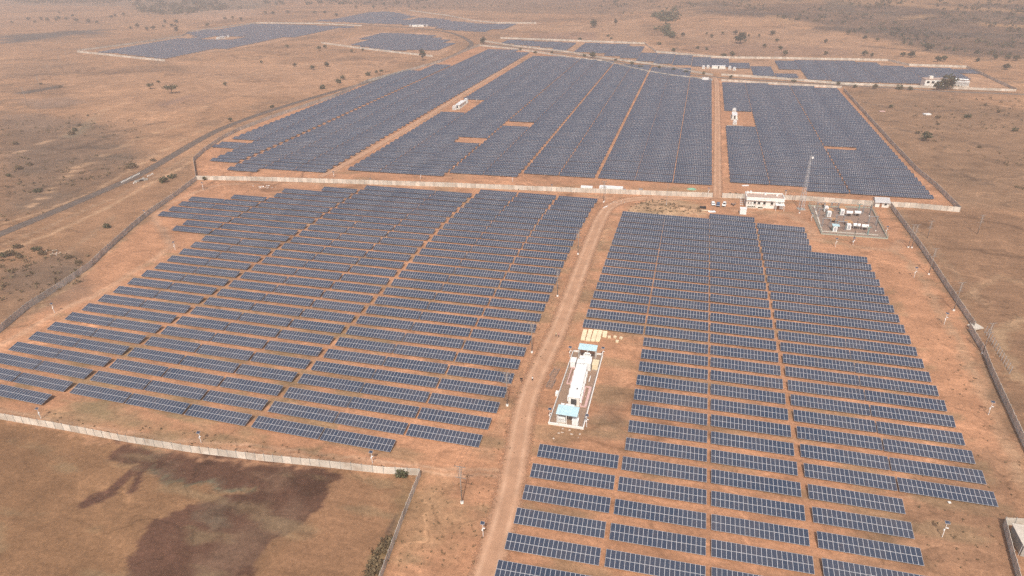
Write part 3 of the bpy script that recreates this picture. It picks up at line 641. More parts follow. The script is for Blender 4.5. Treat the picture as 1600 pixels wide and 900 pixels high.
AW = [[1.942, 0.418], [-0.294, 0.148], [-1.578, 2.045], [0.223, 0.497], [-0.323, 1.065], [-2.712, 2.354], [2.934, -2.242], [1.432, -2.376], [0.503, -0.791]]
BW = [[0.12, 0.246], [-0.03, 0.055], [-0.346, -1.12], [-0.612, -1.07], [-2.479, -3.467], [-0.058, -1.316]]
def warpA(x, y):
    a = (x+153.658)/100; b = (y-201.913)/100
    q = [1, a, b, a*a, a*b, b*b, b**3, a*b*b, a*a*b]
    return x+sum(c[0]*k for c, k in zip(AW, q)), y+sum(c[1]*k for c, k in zip(AW, q))
def warpB(x, y):
    a = (x-22.562)/100; b = (y-168.298)/100
    q = [1, a, b, a*a, a*b, b*b]
    return x+sum(c[0]*k for c, k in zip(BW, q)), y+sum(c[1]*k for c, k in zip(BW, q))
tables = []   # (x, y, rz, field, row, col)
arange = {1: (1, 27), 2: (0, 27), 3: (0, 27), 4: (0, 26), 5: (0, 26), 6: (0, 26), 7: (-1, 25), 8: (-1, 24), 9: (16, 22), 10: (18, 21)}
for c, (a, b) in arange.items():
    for r in range(a, b+1):
        ends = []
        for dx in (0, TL if c < 4 else 18.85 if c == 8 else 19.45):
            x, y = ACOL[c]+dx, 123.08+7.3484*r
            x, y = warpA(x, y)           # survey of the row ends, already in ground axes
            ends.append((x, y))
        (xa, ya), (xb, yb) = ends
        tables.append(((xa+xb)/2, (ya+yb)/2-CH*ct/2, math.atan2(yb-ya, xb-xa), 'left', r, c, math.hypot(xb-xa, yb-ya)/TL))
brange = {1: [(-7, 0), (9, 24)], 2: [(-7, 24)], 3: [(-7, 25)], 4: [(-7, 24)], 5: [(1, 20)]}
for c, ranges in brange.items():
    for a, b in ranges:
        for r in range(a, b+1):
            xa, ya = warpB(BCOL[c], 131.24+7.3532*r); xb, yb = warpB(BCOL[c]+TL, 131.24+7.3532*r)
            tables.append(((xa+xb)/2, (ya+yb)/2-CH*ct/2, math.atan2(yb-ya, xb-xa), 'right', r, c, 1.0))
def in_view(t):
    for dx in (-TL/2, 0, TL/2):
        for dy in (-2, 2):
            u, v, w = project(t[0]+dx, t[1]+dy, 1.0)
            if -2 < u < 1602 and -2 < v < 902: return True
    return False
vis = sorted([t for t in tables if in_view(t)], key=lambda t: math.hypot(t[0], t[1], CAMZ))
near, rest = vis[:300], vis[300:]+[t for t in tables if not in_view(t)]
proto = None
rowsA = sorted({t[4] for t in vis if t[3] == 'left'}); rowsB = sorted({t[4] for t in vis if t[3] == 'right'})
for t in near:
    x, y, rz, fld, r, c, sx_ = t
    same = sorted([q for q in vis if q[3] == fld and q[4] == r], key=lambda q: -q[0] if fld == 'left' else q[0])
    k = same.index(t)+1
    if fld == 'left':
        lab = 'blue solar table, left field, %s row from the near wall, %s from the dirt road' % (ORD[rowsA.index(r)+1], ORD[k])
    else:
        lab = 'blue solar table, right field, %s nearest row, %s table from the dirt road' % (ORD[rowsB.index(r)+1], ORD[k])
    grp = 'tables of blue solar panels in the %s near field' % fld
    if proto is None:
        o = proto = thing('solar_table', lab, 'solar panels', (0, 0, 0), 0, grp)
        link('module_row', me_up, o); link('module_row', me_lo, o); link('mounting_frame', me_mf, o)
    else:
        o = copy_tree(proto); tag(o, lab, 'solar panels', grp)
    o.location = (x, y, rng.uniform(-0.06, 0.06)); o.rotation_euler = (rng.gauss(0, 0.008), rng.gauss(0, 0.0025), rz); o.scale = (sx_, 1, 1)

# the many further tables: one object
far_tables = [(t[0], t[1], t[2]) for t in rest]
PITCH_Y = 7.35
def inside(P, x, y):
    c = False
    for i in range(len(P)):
        a, b = P[i], P[i-1]
        if (a[1] > y) != (b[1] > y) and x < (b[0]-a[0])*(y-a[1])/(b[1]-a[1])+a[0]: c = not c
    return c
def field(poly, cols, y0=None, y1=None, holes=(), tol=0.0):
    """rows of tables in the given columns (left edges); a table stands where its centre is inside the outline"""
    ya = min(p[1] for p in poly); yb = max(p[1] for p in poly)
    n0 = math.ceil(ya/PITCH_Y); n1 = math.floor(yb/PITCH_Y)
    for cx in cols:
        for k in range(n0, n1+1):
            y = k*PITCH_Y+0.4; xc = cx+TL/2
            if inside(poly, xc, y) and not any(inside(h, xc, y) for h in holes):
                far_tables.append((xc, y, rng.gauss(0, 0.0012)))
def gpoly(pts): return [G(u, v, 1.2, False) for u, v in pts]
C2 = gpoly([(540, 265), (690, 275.5)]) + [(-135.6, 345), (-133.4, 356), (-92.6, 352), (-92.6, 341), (-91, 356)]
def cols_between(a, b, n): return [a+(b-a)/n*i for i in range(n)]
# far field left of the wide track
field(gpoly([(355.75, 267), (346, 251.5), (349, 229), (356.5, 224.5), (377.5, 215.5), (406, 205), (433, 192), (470.5, 175.75), (506.5, 160.75), (605, 120), (675, 101), (705, 101), (757.5, 77), (800, 78), (822, 82), (505, 269.5), (402, 265.75), (400, 270)]),
      [-225.9, -246.5, -267.1, -290.2, -310.8])
notch = [(-330, 352), (-268, 352), (-268, 361), (-330, 361)]
far_tables[:] = [q for q in far_tables if not (q[1] > 383 and q[1] < 392 and q[0] < -290)]
# far field right of the wide track, column pairs between narrow lanes
def bounds(colx, lo, hi, holes=()):
    for cx in colx:
        k = math.ceil((lo-2)/PITCH_Y)
        while k*PITCH_Y+0.4+2 < hi:
            y = k*PITCH_Y+0.4; xc = cx+TL/2
            if y-2 > lo-1.0 and not any(h[0] < xc < h[1] and h[2] < y < h[3] for h in holes): far_tables.append((xc, y, rng.gauss(0, 0.0012)))
            k += 1
def yy(u, v): return G(u, v, 1.0, False)[1]
HOLE1 = (-192, -168, yy(705, 176.5), yy(722, 155.5)); HOLE2 = (-165, -135, yy(720, 222), yy(740, 215.5)); HOLE3 = (-135, -112, yy(815, 196), yy(810, 189.5))
bounds([-194.8], yy(562, 267.5), yy(840, 87.5), [HOLE1, (-194, -170, HOLE2[2], HOLE2[2])])
bounds([-174.2], yy(610, 270), yy(850, 87.5), [(-192, -165, HOLE1[2], HOLE1[3])])
bounds([-155.0], yy(690, 275.5), yy(880, 89.5), [HOLE2])
bounds([-133.6], yy(701, 270.5), yy(903, 91.2), [HOLE3]); bounds([-113.0], yy(790, 277.5), yy(915, 95), [])
bounds([-91.0, -70.2], yy(817, 272), yy(955, 99.3)); bounds([-48.0], yy(932, 281), yy(970, 104.3)); bounds([-27.6], yy(991, 285), yy(1000, 111))
bounds([-6.9], yy(1054, 284.5), yy(1045, 119)); bounds([-27.6, -48.0], yy(1000, 111), yy(985, 104.5))
HOLED = (22, 46, yy(1155, 197), yy(1150, 173.5))
bounds([22.9], yy(1141, 286), yy(1128, 127.8), [HOLED]); bounds([43.5], yy(1200, 291), yy(1170, 129.5)); bounds([64.1-3.0], yy(1326, 302), yy(1231, 133))
bounds([82.0], yy(1331, 303), yy(1240, 134.3), [(82, 103, yy(1300, 232.5), yy(1300, 228))]); bounds([102.6-2.5], yy(1440, 314), yy(1290, 137.5))
# distant blocks
def far_block(pts, x_left):
    P = gpoly(pts); a = min(p[0] for p in P); b = max(p[0] for p in P)
    cols = []; c = x_left
    while c-20.7 > a-10: c -= 20.7
    while c < b: cols.append(c); c += 20.7
    field(P, cols)
far_block([(150, 80), (260, 91), (370, 71), (400, 67.5), (432, 60.5), (477, 53.75), (520, 46), (547, 41.5), (437, 38), (400, 37), (296, 51), (305, 57), (292, 59)], -653-20.7)
ex, ey = G(347, 60.5)
far_tables[:] = [q for q in far_tables if not (abs(q[0]-ex) < 22 and abs(q[1]-ey) < 22)]
PE = [G(216, 88.5), G(340, 62), G(430, 49), G(530, 42)]     # lane that splits the far left block
far_tables[:] = [q for q in far_tables if not (q[0] < -560 and q[1] < 1180 and abs(q[0]+TL/2-(-708)) < 3)]
far_block([(545, 68.75), (600, 51.25), (652.5, 53), (680, 56), (686, 61), (695, 62.5), (704, 68), (685, 78), (597, 77.5)], -331-20.7)
far_block([(497, 32.5), (575, 20), (597, 17.5), (620, 19.5), (645, 26), (616, 37.5)], -560)
far_block([(621, 38), (650, 27.5), (692, 29), (702, 32.5), (750, 37), (807, 38), (800, 44.5), (772, 46), (757, 49.5), (695, 46), (680, 41)], -540)
far_block([(782, 66), (788, 62), (899, 67), (887.5, 78), (864, 77), (862, 74)], -185)
far_block([(910, 67), (980, 69), (984, 72), (1006, 73), (997, 90.5), (970, 89), (967, 87.5), (945, 85.5), (944, 82.5), (897, 79.5)], -90.5)
far_block([(1005, 82), (1027.5, 82.5), (1111, 90.5), (1112, 103), (1054, 101), (1052, 98.5), (1024, 98), (1023, 95.5), (997, 94)], -7.5)
far_block([(1114.5, 90.5), (1141, 91.5), (1141.5, 97), (1171.5, 99), (1174, 101), (1204, 105.75), (1206, 113), (1239, 115.5), (1241, 119), (1257, 121), (1254, 122.2), (1225, 120), (1177.5, 117.75), (1174, 107), (1113, 103.5)], 53.3)
far_block([(1213.5, 94), (1303.5, 95), (1365, 97), (1370, 102), (1405, 104), (1510, 108), (1532, 124), (1480, 124), (1430, 121.75), (1439, 131), (1335, 128), (1275, 122.5), (1254, 119.5), (1250, 108), (1219, 107)], 101.5)
tb = MB(); module_row(tb, 0.0, 1.965); module_row(tb, 1.995, 3.96); nf_glass = len(tb.f)
mounting(tb, True)
base_v = np.array(tb.v); base_m = np.array(tb.m)
base_m[nf_glass:] = 2
fl = np.array([len(f) for f in tb.f]); lv = np.array([i for f in tb.f for i in f])
nT = len(far_tables); nv = len(base_v)
allv = np.empty((nT, nv, 3), np.float32)
for i, (x, y, rz) in enumerate(far_tables):
    c, s = math.cos(rz), math.sin(rz)
    allv[i, :, 0] = x+base_v[:, 0]*c-base_v[:, 1]*s; allv[i, :, 1] = y+base_v[:, 0]*s+base_v[:, 1]*c
    allv[i, :, 2] = base_v[:, 2]+rng.uniform(-.07, .07)+base_v[:, 1]*rng.gauss(0, 0.003)+float(zf(x, y))
me = bpy.data.meshes.new('solar_tables'); me.vertices.add(nT*nv); me.vertices.foreach_set('co', allv.ravel())
al = (lv[None, :]+np.arange(nT)[:, None]*nv).astype(np.int32).ravel(); me.loops.add(al.size); me.loops.foreach_set('vertex_index', al)
afl = np.tile(fl, nT); me.polygons.add(len(afl)); me.polygons.foreach_set('loop_start', np.concatenate([[0], np.cumsum(afl)[:-1]]).astype(np.int32))
for mm in (M['frame'], M['glass'], M['steel']): me.materials.append(mm)
me.polygons.foreach_set('material_index', np.tile(base_m, nT).astype(np.int32)); me.update(calc_edges=True)
o = link('solar_tables', me); o['kind'] = 'stuff'; tag(o, 'distant rows of blue solar tables filling the fields beyond the near ones', 'solar panels')
#@@PART2
# ------------------------------------------------------------------ trees and bushes
def crown_mesh(name, mats, rx, ry, rz, zc, trunk_h, n_cl, leaf, seed, flat=1.0):
    """leaf sheets gathered in clumps through an uneven crown; trunk and limbs apart"""
    rr = random.Random(seed); cr = MB(); tk = MB()
    tk.tube((0, 0, -.2), (0.1*rx*rr.uniform(-1, 1), 0.1*ry*rr.uniform(-1, 1), trunk_h), 0.06*rx+.05, 0.04*rx+.03, 6)
    for i in range(n_cl):
        while True:
            x, y, z = rr.uniform(-1, 1), rr.uniform(-1, 1), rr.uniform(-1, 1)
            d = x*x+y*y+z*z
            if 0.12 < d < 1 and (z > -0.6 or d < .6): break
        k = rr.uniform(0.75, 1.12); c = Vector((x*rx*k, y*ry*k, zc+z*rz*k*flat))
        if i % 3 == 0: tk.tube((0, 0, trunk_h*0.7), c, 0.03*rx+.02, 0.015, 4)
        R0 = rr.uniform(0.22, 0.42)*min(rx, ry)
        for j in range(14):
            p = c+Vector((rr.gauss(0, R0*.55), rr.gauss(0, R0*.55), rr.gauss(0, R0*.4)))
            a = Vector((rr.gauss(0, 1), rr.gauss(0, 1), rr.gauss(0, 0.7))).normalized(); b = a.cross(Vector((rr.gauss(0, 1), rr.gauss(0, 1), rr.gauss(0, 1)))).normalized()
            q = leaf*rr.uniform(.6, 1.3)
            cr.add([p+a*q, p+b*q*.7, p-a*q, p-b*q*.7], [(0, 1, 2, 3)])
    return cr.mesh('crown', mats), tk.mesh('trunk', M['bark'])
TREES = {}
def tree_kind(k):
    if k not in TREES:
        spec = {'round': ('leaf', 1, 1, .85, 1.15, .75, 26, .17), 'dark': ('leafdark', 1, 1, .85, 1.05, .7, 30, .17), 'tall': ('leafdark', .62, .62, 1.1, 1.45, .9, 26, .15),
                'flat': ('leaf', 1.15, 1.15, .36, 1.25, 1.1, 22, .15), 'bush': ('leaf', 1, 1, .62, .55, .3, 20, .17), 'dry': ('leafdry', 1, 1, .62, .6, .35, 18, .15)}[k]
        TREES[k] = [crown_mesh(k, M[spec[0]], spec[1], spec[2], spec[3], spec[4], spec[5], spec[6], spec[7], 7*len(k)+j*13) for j in range(3)]
    return TREES[k]
def plant(name, label, cat, u, v, size, kind, group, j):
    x, y = G(u, v); z = float(zf(x, y))
    t = thing(name, label, cat, (x, y, z), j*1.7, group)
    cm, tm = tree_kind(kind)[j % 3]
    for nm, mm in (('crown', cm), ('trunk', tm)):
        o = link(nm, mm, t); o.scale = (size, size, size*(0.9+0.2*((j*37) % 10)/10))
    return t
single = [('tree', 'lone tall dark tree at the bend of the asphalt road', 'tree', 661, 95, 5.6, 'tall'),
          ('tree', 'biggest round dark tree on the plain below the brown hill', 'tree', 1156, 68, 7.0, 'dark'),
          ('tree', 'dense dark tree beside the far white building at the corridor wall', 'tree', 1478, 140, 6.2, 'dark'),
          ('bush', 'low dark bush left of the tree beside the far white building', 'bush', 1464, 141, 3.4, 'dark'),
          ('tree', 'flat-topped acacia standing alone on the left plain', 'tree', 269, 146, 4.4, 'flat'),
          ('tree', 'smaller thin acacia left of the lone flat-topped one', 'tree', 235, 139, 3.0, 'flat'),
          ('tree', 'dark round tree on the plain above the strip fields, left of the grove', 'tree', 927, 43, 6.0, 'dark'),
          ('tree', 'small upright tree right of the dark round tree above the strip fields', 'tree', 962, 40, 4.2, 'tall'),
          ('bush', 'round green bush growing against the near wall close to its corner', 'bush', 628, 744, 1.55, 'bush'),
          ('bush', 'green bush below the road culvert on the left', 'bush', 256, 285, 2.6, 'bush'),
          ('bush', 'second green bush right of the one below the road culvert', 'bush', 269, 278, 2.2, 'bush'),
          ('bush', 'grey bush above the road culvert on the left plain', 'bush', 207, 263, 3.0, 'dry'),
          ('bush', 'dark bush at the road bend where the asphalt turns toward the far blocks', 'bush', 755, 69, 4.6, 'dark'),
          ('tree', 'round tree on the right plain beyond the far field side wall', 'tree', 1446, 220, 3.0, 'round'),
          ('tree', 'slim tree by the far left panel block, at its upper edge', 'tree', 277, 52, 5.0, 'tall'),
          ('bush', 'small green bush beside the long wall, near its left end', 'bush', 321, 281.5, 1.6, 'bush'),
          ]
for j, q in enumerate(single): plant(q[0], q[1], q[2], q[3], q[4], q[5], q[6], None, j)
zones = [
    ('trees dotted over the plain below the brown hill', 'small tree on the plain below the brown hill, %s from the left there', 'tree', 'round',
     [(1067, 57, 4), (1129, 54, 3), (1149, 54, 4.2), (1112, 59, 3.6), (1104, 54, 2.2), (1186, 57, 2.4), (1170, 57, 2.2), (1194, 75, 3.2), (1207, 55, 4.4), (1214, 66, 3.4), (1219, 78, 3.6), (1226, 87, 4.2), (1290, 67, 3.2), (1290, 86, 3.2), (1325, 54, 4.2), (1351, 61, 3.6), (1350, 88, 4.4), (1362, 89, 3.0), (1370, 65, 3.4)]),
    ('bushes just behind the distant strip fields', 'bush close behind the strip fields, %s from the left along their back wall', 'bush', 'bush',
     [(906, 64, 3.6), (955, 61, 2.8), (950, 57, 3.4), (1030, 70, 4.0), (1052, 82, 3.4), (1090, 76, 3.4), (1104, 78, 3.2), (1131, 88, 4.0), (1144, 89, 4.4), (1153, 91, 2.8)]),
    ('trees at the foot of the scrub slope', 'dark tree at the foot of the scrub slope, %s from the left', 'tree', 'dark',
     [(1410, 89, 4), (1423, 90, 5), (1450, 79, 5.6), (1465, 97, 4.6), (1474, 96, 4), (1527, 97, 3), (1554, 93, 4), (1572, 109, 4), (1574, 95, 4.2), (1587, 95, 4.2)]),
    ('bushes on the right plain past the far field', 'dry bush on the right plain beyond the far field wall, %s from the left', 'bush', 'dry',
     [(1392, 168, 2.6), (1434, 209, 2.2), (1465, 185, 2.8), (1465, 195, 2.0), (1511, 184, 3.2), (1540, 165, 2.2), (1560, 176, 2.6), (1585, 205, 2.6), (1530, 231, 2.0)]),
    ('bushes along the corridor road', 'dusty bush beside the corridor road between pale walls, %s from the left', 'bush', 'bush',
     [(813, 79, 2.8), (836, 83, 3.0), (862, 83, 2.6), (913, 88.5, 3.4), (926, 91, 4.6), (962, 95, 2.6), (987, 101, 3.6), (1001, 106, 3.2), (1030, 108, 2.6), (1052, 110.5, 2.8), (1072, 114, 3.4), (1100, 116, 2.8), (1142, 123, 2.4), (1240, 128, 2.6), (1310, 132, 2.4), (1336, 137, 2.8), (1367, 139, 3.0), (1405, 140, 4.0), (1422, 141, 3.2)]),
    ('bushes along the asphalt road', 'bush on the left verge of the asphalt road, %s from the left', 'bush', 'bush',
     [(360, 190, 2.4), (425, 168, 2.6), (504, 139, 4.0), (529, 130, 4.6), (536, 125, 3.0), (575, 118, 3.8), (588, 114, 3.0), (596, 112, 2.8)]),
    ('trees scattered over the middle plain', 'small dark tree on the open plain left of the asphalt road, %s from the left', 'tree', 'round',
     [(248, 130, 2.2), (352, 134, 2.4), (409, 99, 2.6), (449, 75, 3.4), (461, 104, 2.6), (489, 109, 3.4), (499, 79, 4.0), (508, 76, 3.2), (511, 104, 3.4), (550, 82, 2.8), (567, 80, 2.6)]),
    ('trees in the field hedges at the upper left', 'tree in the hedge lines beyond the far left block, %s from the left', 'tree', 'dark',
     [(19, 37, 4), (45, 32, 5), (55, 36, 4), (65, 32, 5), (75, 34, 5.4), (88, 33, 4), (92, 31, 5.6), (93, 21, 4), (104, 32, 4.6), (114, 27, 4.6), (120, 34, 5.4), (139, 36, 5.6), (152, 37, 4.4), (174, 28, 5), (180, 26, 4), (194, 25, 5), (205, 46, 4), (215, 43, 4.6), (230, 48, 4.4), (240, 46, 4.6), (256, 43, 3.6), (258, 36, 4.2), (269, 42, 4.4), (276, 36, 5), (325, 42, 4.6)]),
    ('trees beyond the topmost blocks', 'tiny tree behind the topmost panel blocks, %s from the left', 'tree', 'round',
     [(352, 31, 4), (364, 30, 4), (377, 32, 4.6), (415, 22, 5), (427, 23, 5), (450, 21, 5), (492, 22, 5), (508, 22, 4.2), (526, 26, 4.6), (557, 14, 5.4), (584, 13, 5), (600, 9, 5.4), (640, 11, 5)]),
    ('bushes on the left plain beside the road', 'scrubby bush on the left plain above the asphalt road, %s from the left', 'bush', 'dry',
     [(14, 276, 2.2), (30, 265, 3), (48, 258, 2.6), (64, 132, 2.4), (95, 137, 2.8), (25, 226, 2.6), (112, 211, 3.4), (118, 205, 2.8), (125, 197, 2.4), (240, 252, 2.4), (60, 300, 2.4)]),
    ('bushes outside the dark left wall', 'dark scrub bush outside the left wall, %s from the left', 'bush', 'dry',
     [(6, 402, 2.6), (18, 400, 3.0), (27, 388, 2.6), (32, 402, 2.4), (58, 391, 2.2), (66, 398, 2.4), (108, 404, 1.8), (122, 412, 1.8), (168, 356, 2.4)]),
]
for grp, lab, cat, kind, pts in zones:
    pts = sorted(pts)
    for j, (u, v, sz) in enumerate(pts):
        plant(cat, lab % ORD[j+1], cat, u, v, sz*.72, kind if j % 4 else {'round': 'dark', 'dark': 'round', 'bush': 'round', 'dry': 'bush'}[kind], grp, j)
# masses of far scrub and woodland nobody would count
def scrub(name, label, cat, polys, n, smin, smax, mt, seed, clump=0.42):
    rr = random.Random(seed); mb = MB()
    for poly, share in polys:
        us = [p[0] for p in poly]; vs = [p[1] for p in poly]; k = 0
        tries = 0
        while k < n*share and tries < n*20:
            tries += 1
            u, v = rr.uniform(min(us), max(us)), rr.uniform(min(vs), max(vs))
            if not inside(poly, u, v): continue
            x, y = G(u, v)
            if float(vnoise(x/45, y/45, seed)) < clump: continue
            z = float(zf(x, y)); s = rr.uniform(smin, smax); k += 1
            for j in range(16):
                p = Vector((x+rr.gauss(0, s*.5), y+rr.gauss(0, s*.5), z+abs(rr.gauss(s*.55, s*.35))))
                a = Vector((rr.gauss(0, 1), rr.gauss(0, 1), rr.gauss(0, .6))).normalized(); b = a.cross(Vector((rr.gauss(0, 1), rr.gauss(0, 1), rr.gauss(0, 1)))).normalized(); q = s*rr.uniform(.22, .45)
                mb.add([p+a*q, p+b*q*.8, p-a*q, p-b*q*.8], [(0, 1, 2, 3)])
    o = link(name, mb.mesh(name, mt)); o['kind'] = 'stuff'; tag(o, label, cat)
scrub('woodland', 'hazy dark woodland along the upper left horizon beyond the far fields', 'woodland',
      [([(200, 0), (425, 0), (420, 10), (330, 17), (290, 24), (222, 21)], .6), ([(0, 0), (200, 0), (170, 6), (0, 5)], .25), ([(430, 0), (700, 0), (640, 6), (430, 8)], .15)], 420, 4, 8, M['leafdark'], 3)
scrub('grove', 'irregular green grove in the gully below the brown hill', 'grove',
      [([(994, 36), (1012, 33), (1022, 22), (1045, 22), (1056, 12), (1058, 28), (1060, 32), (1047, 34), (1044, 42), (1042, 47), (1020, 46), (1004, 42)], .8), ([(1030, 47), (1044, 47), (1057, 55), (1050, 60), (1038, 56)], .2)], 120, 2.6, 5.5, M['leaf'], 5)
scrub('scrub', 'dark thorn scrub spread over the brown hillside at the back', 'scrub',
      [([(1100, 2), (1600, 0), (1600, 92), (1440, 76), (1330, 50), (1200, 28)], .75), ([(430, 2), (1100, 2), (1060, 22), (950, 22), (800, 12), (560, 16)], .25)], 620, 1.2, 3.4, M['leafdark'], 8)
scrub('dry_scrub', 'grey-brown thorn scrub strewn on the plain at the far left', 'scrub',
      [([(0, 190), (200, 170), (260, 235), (120, 320), (0, 350)], .5), ([(0, 395), (140, 385), (150, 430), (60, 470), (0, 480)], .2), ([(1400, 160), (1600, 150), (1600, 300), (1480, 260)], .3)], 420, 0.5, 1.2, M['leafdry'], 12)
scrub('ditch_weeds', 'dry yellow weeds filling the dark ditch beside the short corner wall', 'weeds', [([(572, 900), (585, 866), (606, 838), (614, 842), (602, 868), (592, 900)], 1)], 60, 0.5, 1.0, M['leafdry'], 14)
scrub('wall_weeds', 'dark weeds at the foot of the long wall left of the white containers', 'weeds', [([(800, 293), (850, 293), (905, 296), (905, 300), (850, 298), (800, 296.5)], 1)], 26, 0.5, 1.1, M['leafdry'], 15)
scrub('grass', 'sparse dry grass tufts on the low earth heap before the office', 'grass', [([(975, 330), (1010, 312), (1060, 312), (1095, 322), (1100, 336), (1010, 337)], 1)], 160, 0.3, 0.6, M['leafdry'], 16)

scrub('weeds', 'low dry weeds sprinkled over the bare verges inside the plant', 'weeds',
      [([(60, 640), (430, 690), (600, 722), (600, 735), (300, 700), (60, 655)], .25), ([(660, 745), (770, 735), (750, 890), (615, 890)], .25), ([(890, 330), (920, 330), (800, 720), (760, 720)], .15), ([(1420, 700), (1600, 720), (1560, 890), (1440, 890)], .2), ([(1400, 420), (1440, 430), (1580, 690), (1520, 690)], .15)], 330, 0.15, 0.34, M['leafdry'], 21, 0.0)
# ------------------------------------------------------------------ poles
def utility_pole(label, u, v, h=11.0, rz=0.0, group='power line poles', conc=True):
    x, y = G(u, v); t = thing('utility_pole', label, 'pole', (x, y, float(zf(x, y))), rz, group)
    p = MB(); p.tube((0, 0, -.3), (0, 0, h), 0.17, 0.10, 8); p.build('pole', M['polesteel'], t, True)
    for z in (h-0.15, h-3.4):
        c = MB(); c.box(0, 0.14, z-.07, 2.7, 0.12, 0.15)
        c.build('crossarm', M['polesteel'], t)
    l = MB()
    for sx in (-.42, .42): l.box(sx, -0.05, h-3.4, 0.10, 0.08, 3.3)
    for k in range(4): l.box(0, -0.05, h-3.2+k*.8, .8, 0.06, 0.07)
    l.build('ladder_frame', M['polesteel'], t)
    for sx in (-1.2, 0.0, 1.2):
        i = MB(); i.tube((sx, .14, h), (sx, .14, h+.42), 0.09, 0.06, 6); i.build('insulator', M['insul'], t)
    if conc:
        b = MB(); b.tube((0, 0, -.2), (0, 0, .55), 0.42, 0.36, 10); b.build('base', M['stone'], t)
    return t, (x, y, h+0.42)
PR = [('power pole nearest the photo bottom, alone beside the dirt road', 722, 786), ('power pole left of the dirt road, opposite the blue-roofed inverter station', 792.5, 634),
      ('power pole at the row ends, beside the two people on the road', 831, 551), ('power pole left of the dirt road, third from the white containers', 871, 463),
      ('power pole left of the dirt road, second from the white containers', 903, 397.5), ('power pole left of the dirt road, just before the white containers', 943, 316)]
tips = []
for lab, u, v in PR: tips.append(utility_pole(lab, u, v)[1])
for i, (a, b) in enumerate(zip(tips, tips[1:])):
    t = thing('power_line', 'three thin wires from the %s to the %s power pole beside the dirt road' % (ORD[i+1], ORD[i+2]), 'wire', a, 0, 'overhead wires beside the dirt road')
    for sx in (-1.2, 0, 1.2):
        w = MB(); n = 10
        P = [Vector((sx+(b[0]-a[0])*k/n, .14+(b[1]-a[1])*k/n, -1.2*4*(k/n)*(1-k/n))) for k in range(n+1)]
        for p, q in zip(P, P[1:]): w.tube(p, q, 0.018, 0.018, 4, 0, False)
        w.build('wire', M['darksteel'], t)
GP = 'poles along the right boundary'
utility_pole('left pole of the close pair standing at the right dark wall', 1419, 387, 10.5, 0.2, GP)
utility_pole('right pole of the close pair standing at the right dark wall', 1424.5, 387.5, 10.5, 0.2, GP)
utility_pole('pole right of the near field, next below the close pair', 1451, 429, 11, 0.3, GP)
utility_pole('pole inside the right wall, above the concrete slab', 1490, 485.5, 11, 0.3, GP)
utility_pole('pole at the right wall below the concrete slab', 1535, 552.5, 11, 0.3, GP)
utility_pole('thin pole on the brown plain behind the right wall, below its far corner', 1449, 372, 8, 0.2, GP, False)
utility_pole('lone thin pole farthest right on the brown plain', 1527, 366, 9, 0.2, GP, False)
for k, (u, v) in enumerate([(44, 167), (66, 147), (81, 127), (98, 112), (108, 101)]):
    utility_pole('faint power pole on the far left plain, %s from the left' % ORD[k+1], u, v, 17, 0.5, 'faint poles on the left plain', False)
def plain_pole(label, u, v, vt, r, m, cat='pole', group=None):
    x, y = G(u, v); h = zabove(x, y, vt)
    t = thing('steel_pole', label, cat, (x, y, float(zf(x, y))), 0, group)
    p = MB(); p.tube((0, 0, -.2), (0, 0, h), r, r*.6, 8); p.build('shaft', m, t)
    b = MB(); b.tube((0, 0, -.1), (0, 0, .5), r*2.6, r*2.2, 8); b.build('base', M['stone'], t)
    f = MB(); f.tube((0, 0, h), (0, 0, h+.5), .03, .01, 5); f.box(0, 0, h-.2, 1.1, .06, .08); f.build('arm', m, t); return t
plain_pole('tall slim pole rising from the earth heap before the long wall', 1041, 321, 289, .08, M['steel'])
plain_pole('dark steel pole beside the lattice mast foot', 1249, 333, 311, .15, M['darksteel'])
plain_pole('dark steel pole at the far right corner of the switchyard near the hut', 1358, 338, 311, .13, M['darksteel'])
plain_pole('dark steel pole at the near right side of the switchyard', 1368, 361, 337, .13, M['darksteel'])
plain_pole('dark steel pole in front of the switchyard fence', 1333, 378, 341, .13, M['darksteel'])
plain_pole('thin steel pole standing right in front of the long white container', 945, 315, 291, .07, M['steel'])

def solar_lamp(label, u, v, h=3.7, group='solar lamp posts inside the walls', rz=0.0):
    x, y = G(u, v); t = thing('solar_lamp_post', label, 'lamp post', (x, y, float(zf(x, y))), rz, group)
    p = MB(); p.tube((0, 0, -.2), (0, 0, h*.62), .075, .065, 8); p.tube((0, 0, h*.62), (0.05, 0, h), .055, .045, 8); p.build('post', M['white2'], t)
    s = MB(); cz = h+.12
    vs = [(-.48, -.34, cz-.12), (.48, -.34, cz-.12), (.48, .34, cz+.12), (-.48, .34, cz+.12)]
    s.add([(a, b, c) for a, b, c in vs]+[(a, b, c-.05) for a, b, c in vs], [(0, 1, 2, 3), (7, 6, 5, 4), (0, 4, 5, 1), (1, 5, 6, 2), (2, 6, 7, 3), (3, 7, 4, 0)])
    s.add([(a*.92, b*.9, c+.012) for a, b, c in vs], [(0, 1, 2, 3)], 1); s.build('panel', [M['frame'], M['glass']], t)
    l = MB(); l.box(.28, -.12, h*.66, .5, .2, .12); l.build('lamp_head', M['white2'], t)
    b = MB(); b.box(-.14, 0, h*.45, .22, .26, .36); b.build('battery_box', M['white2'], t)
    return t
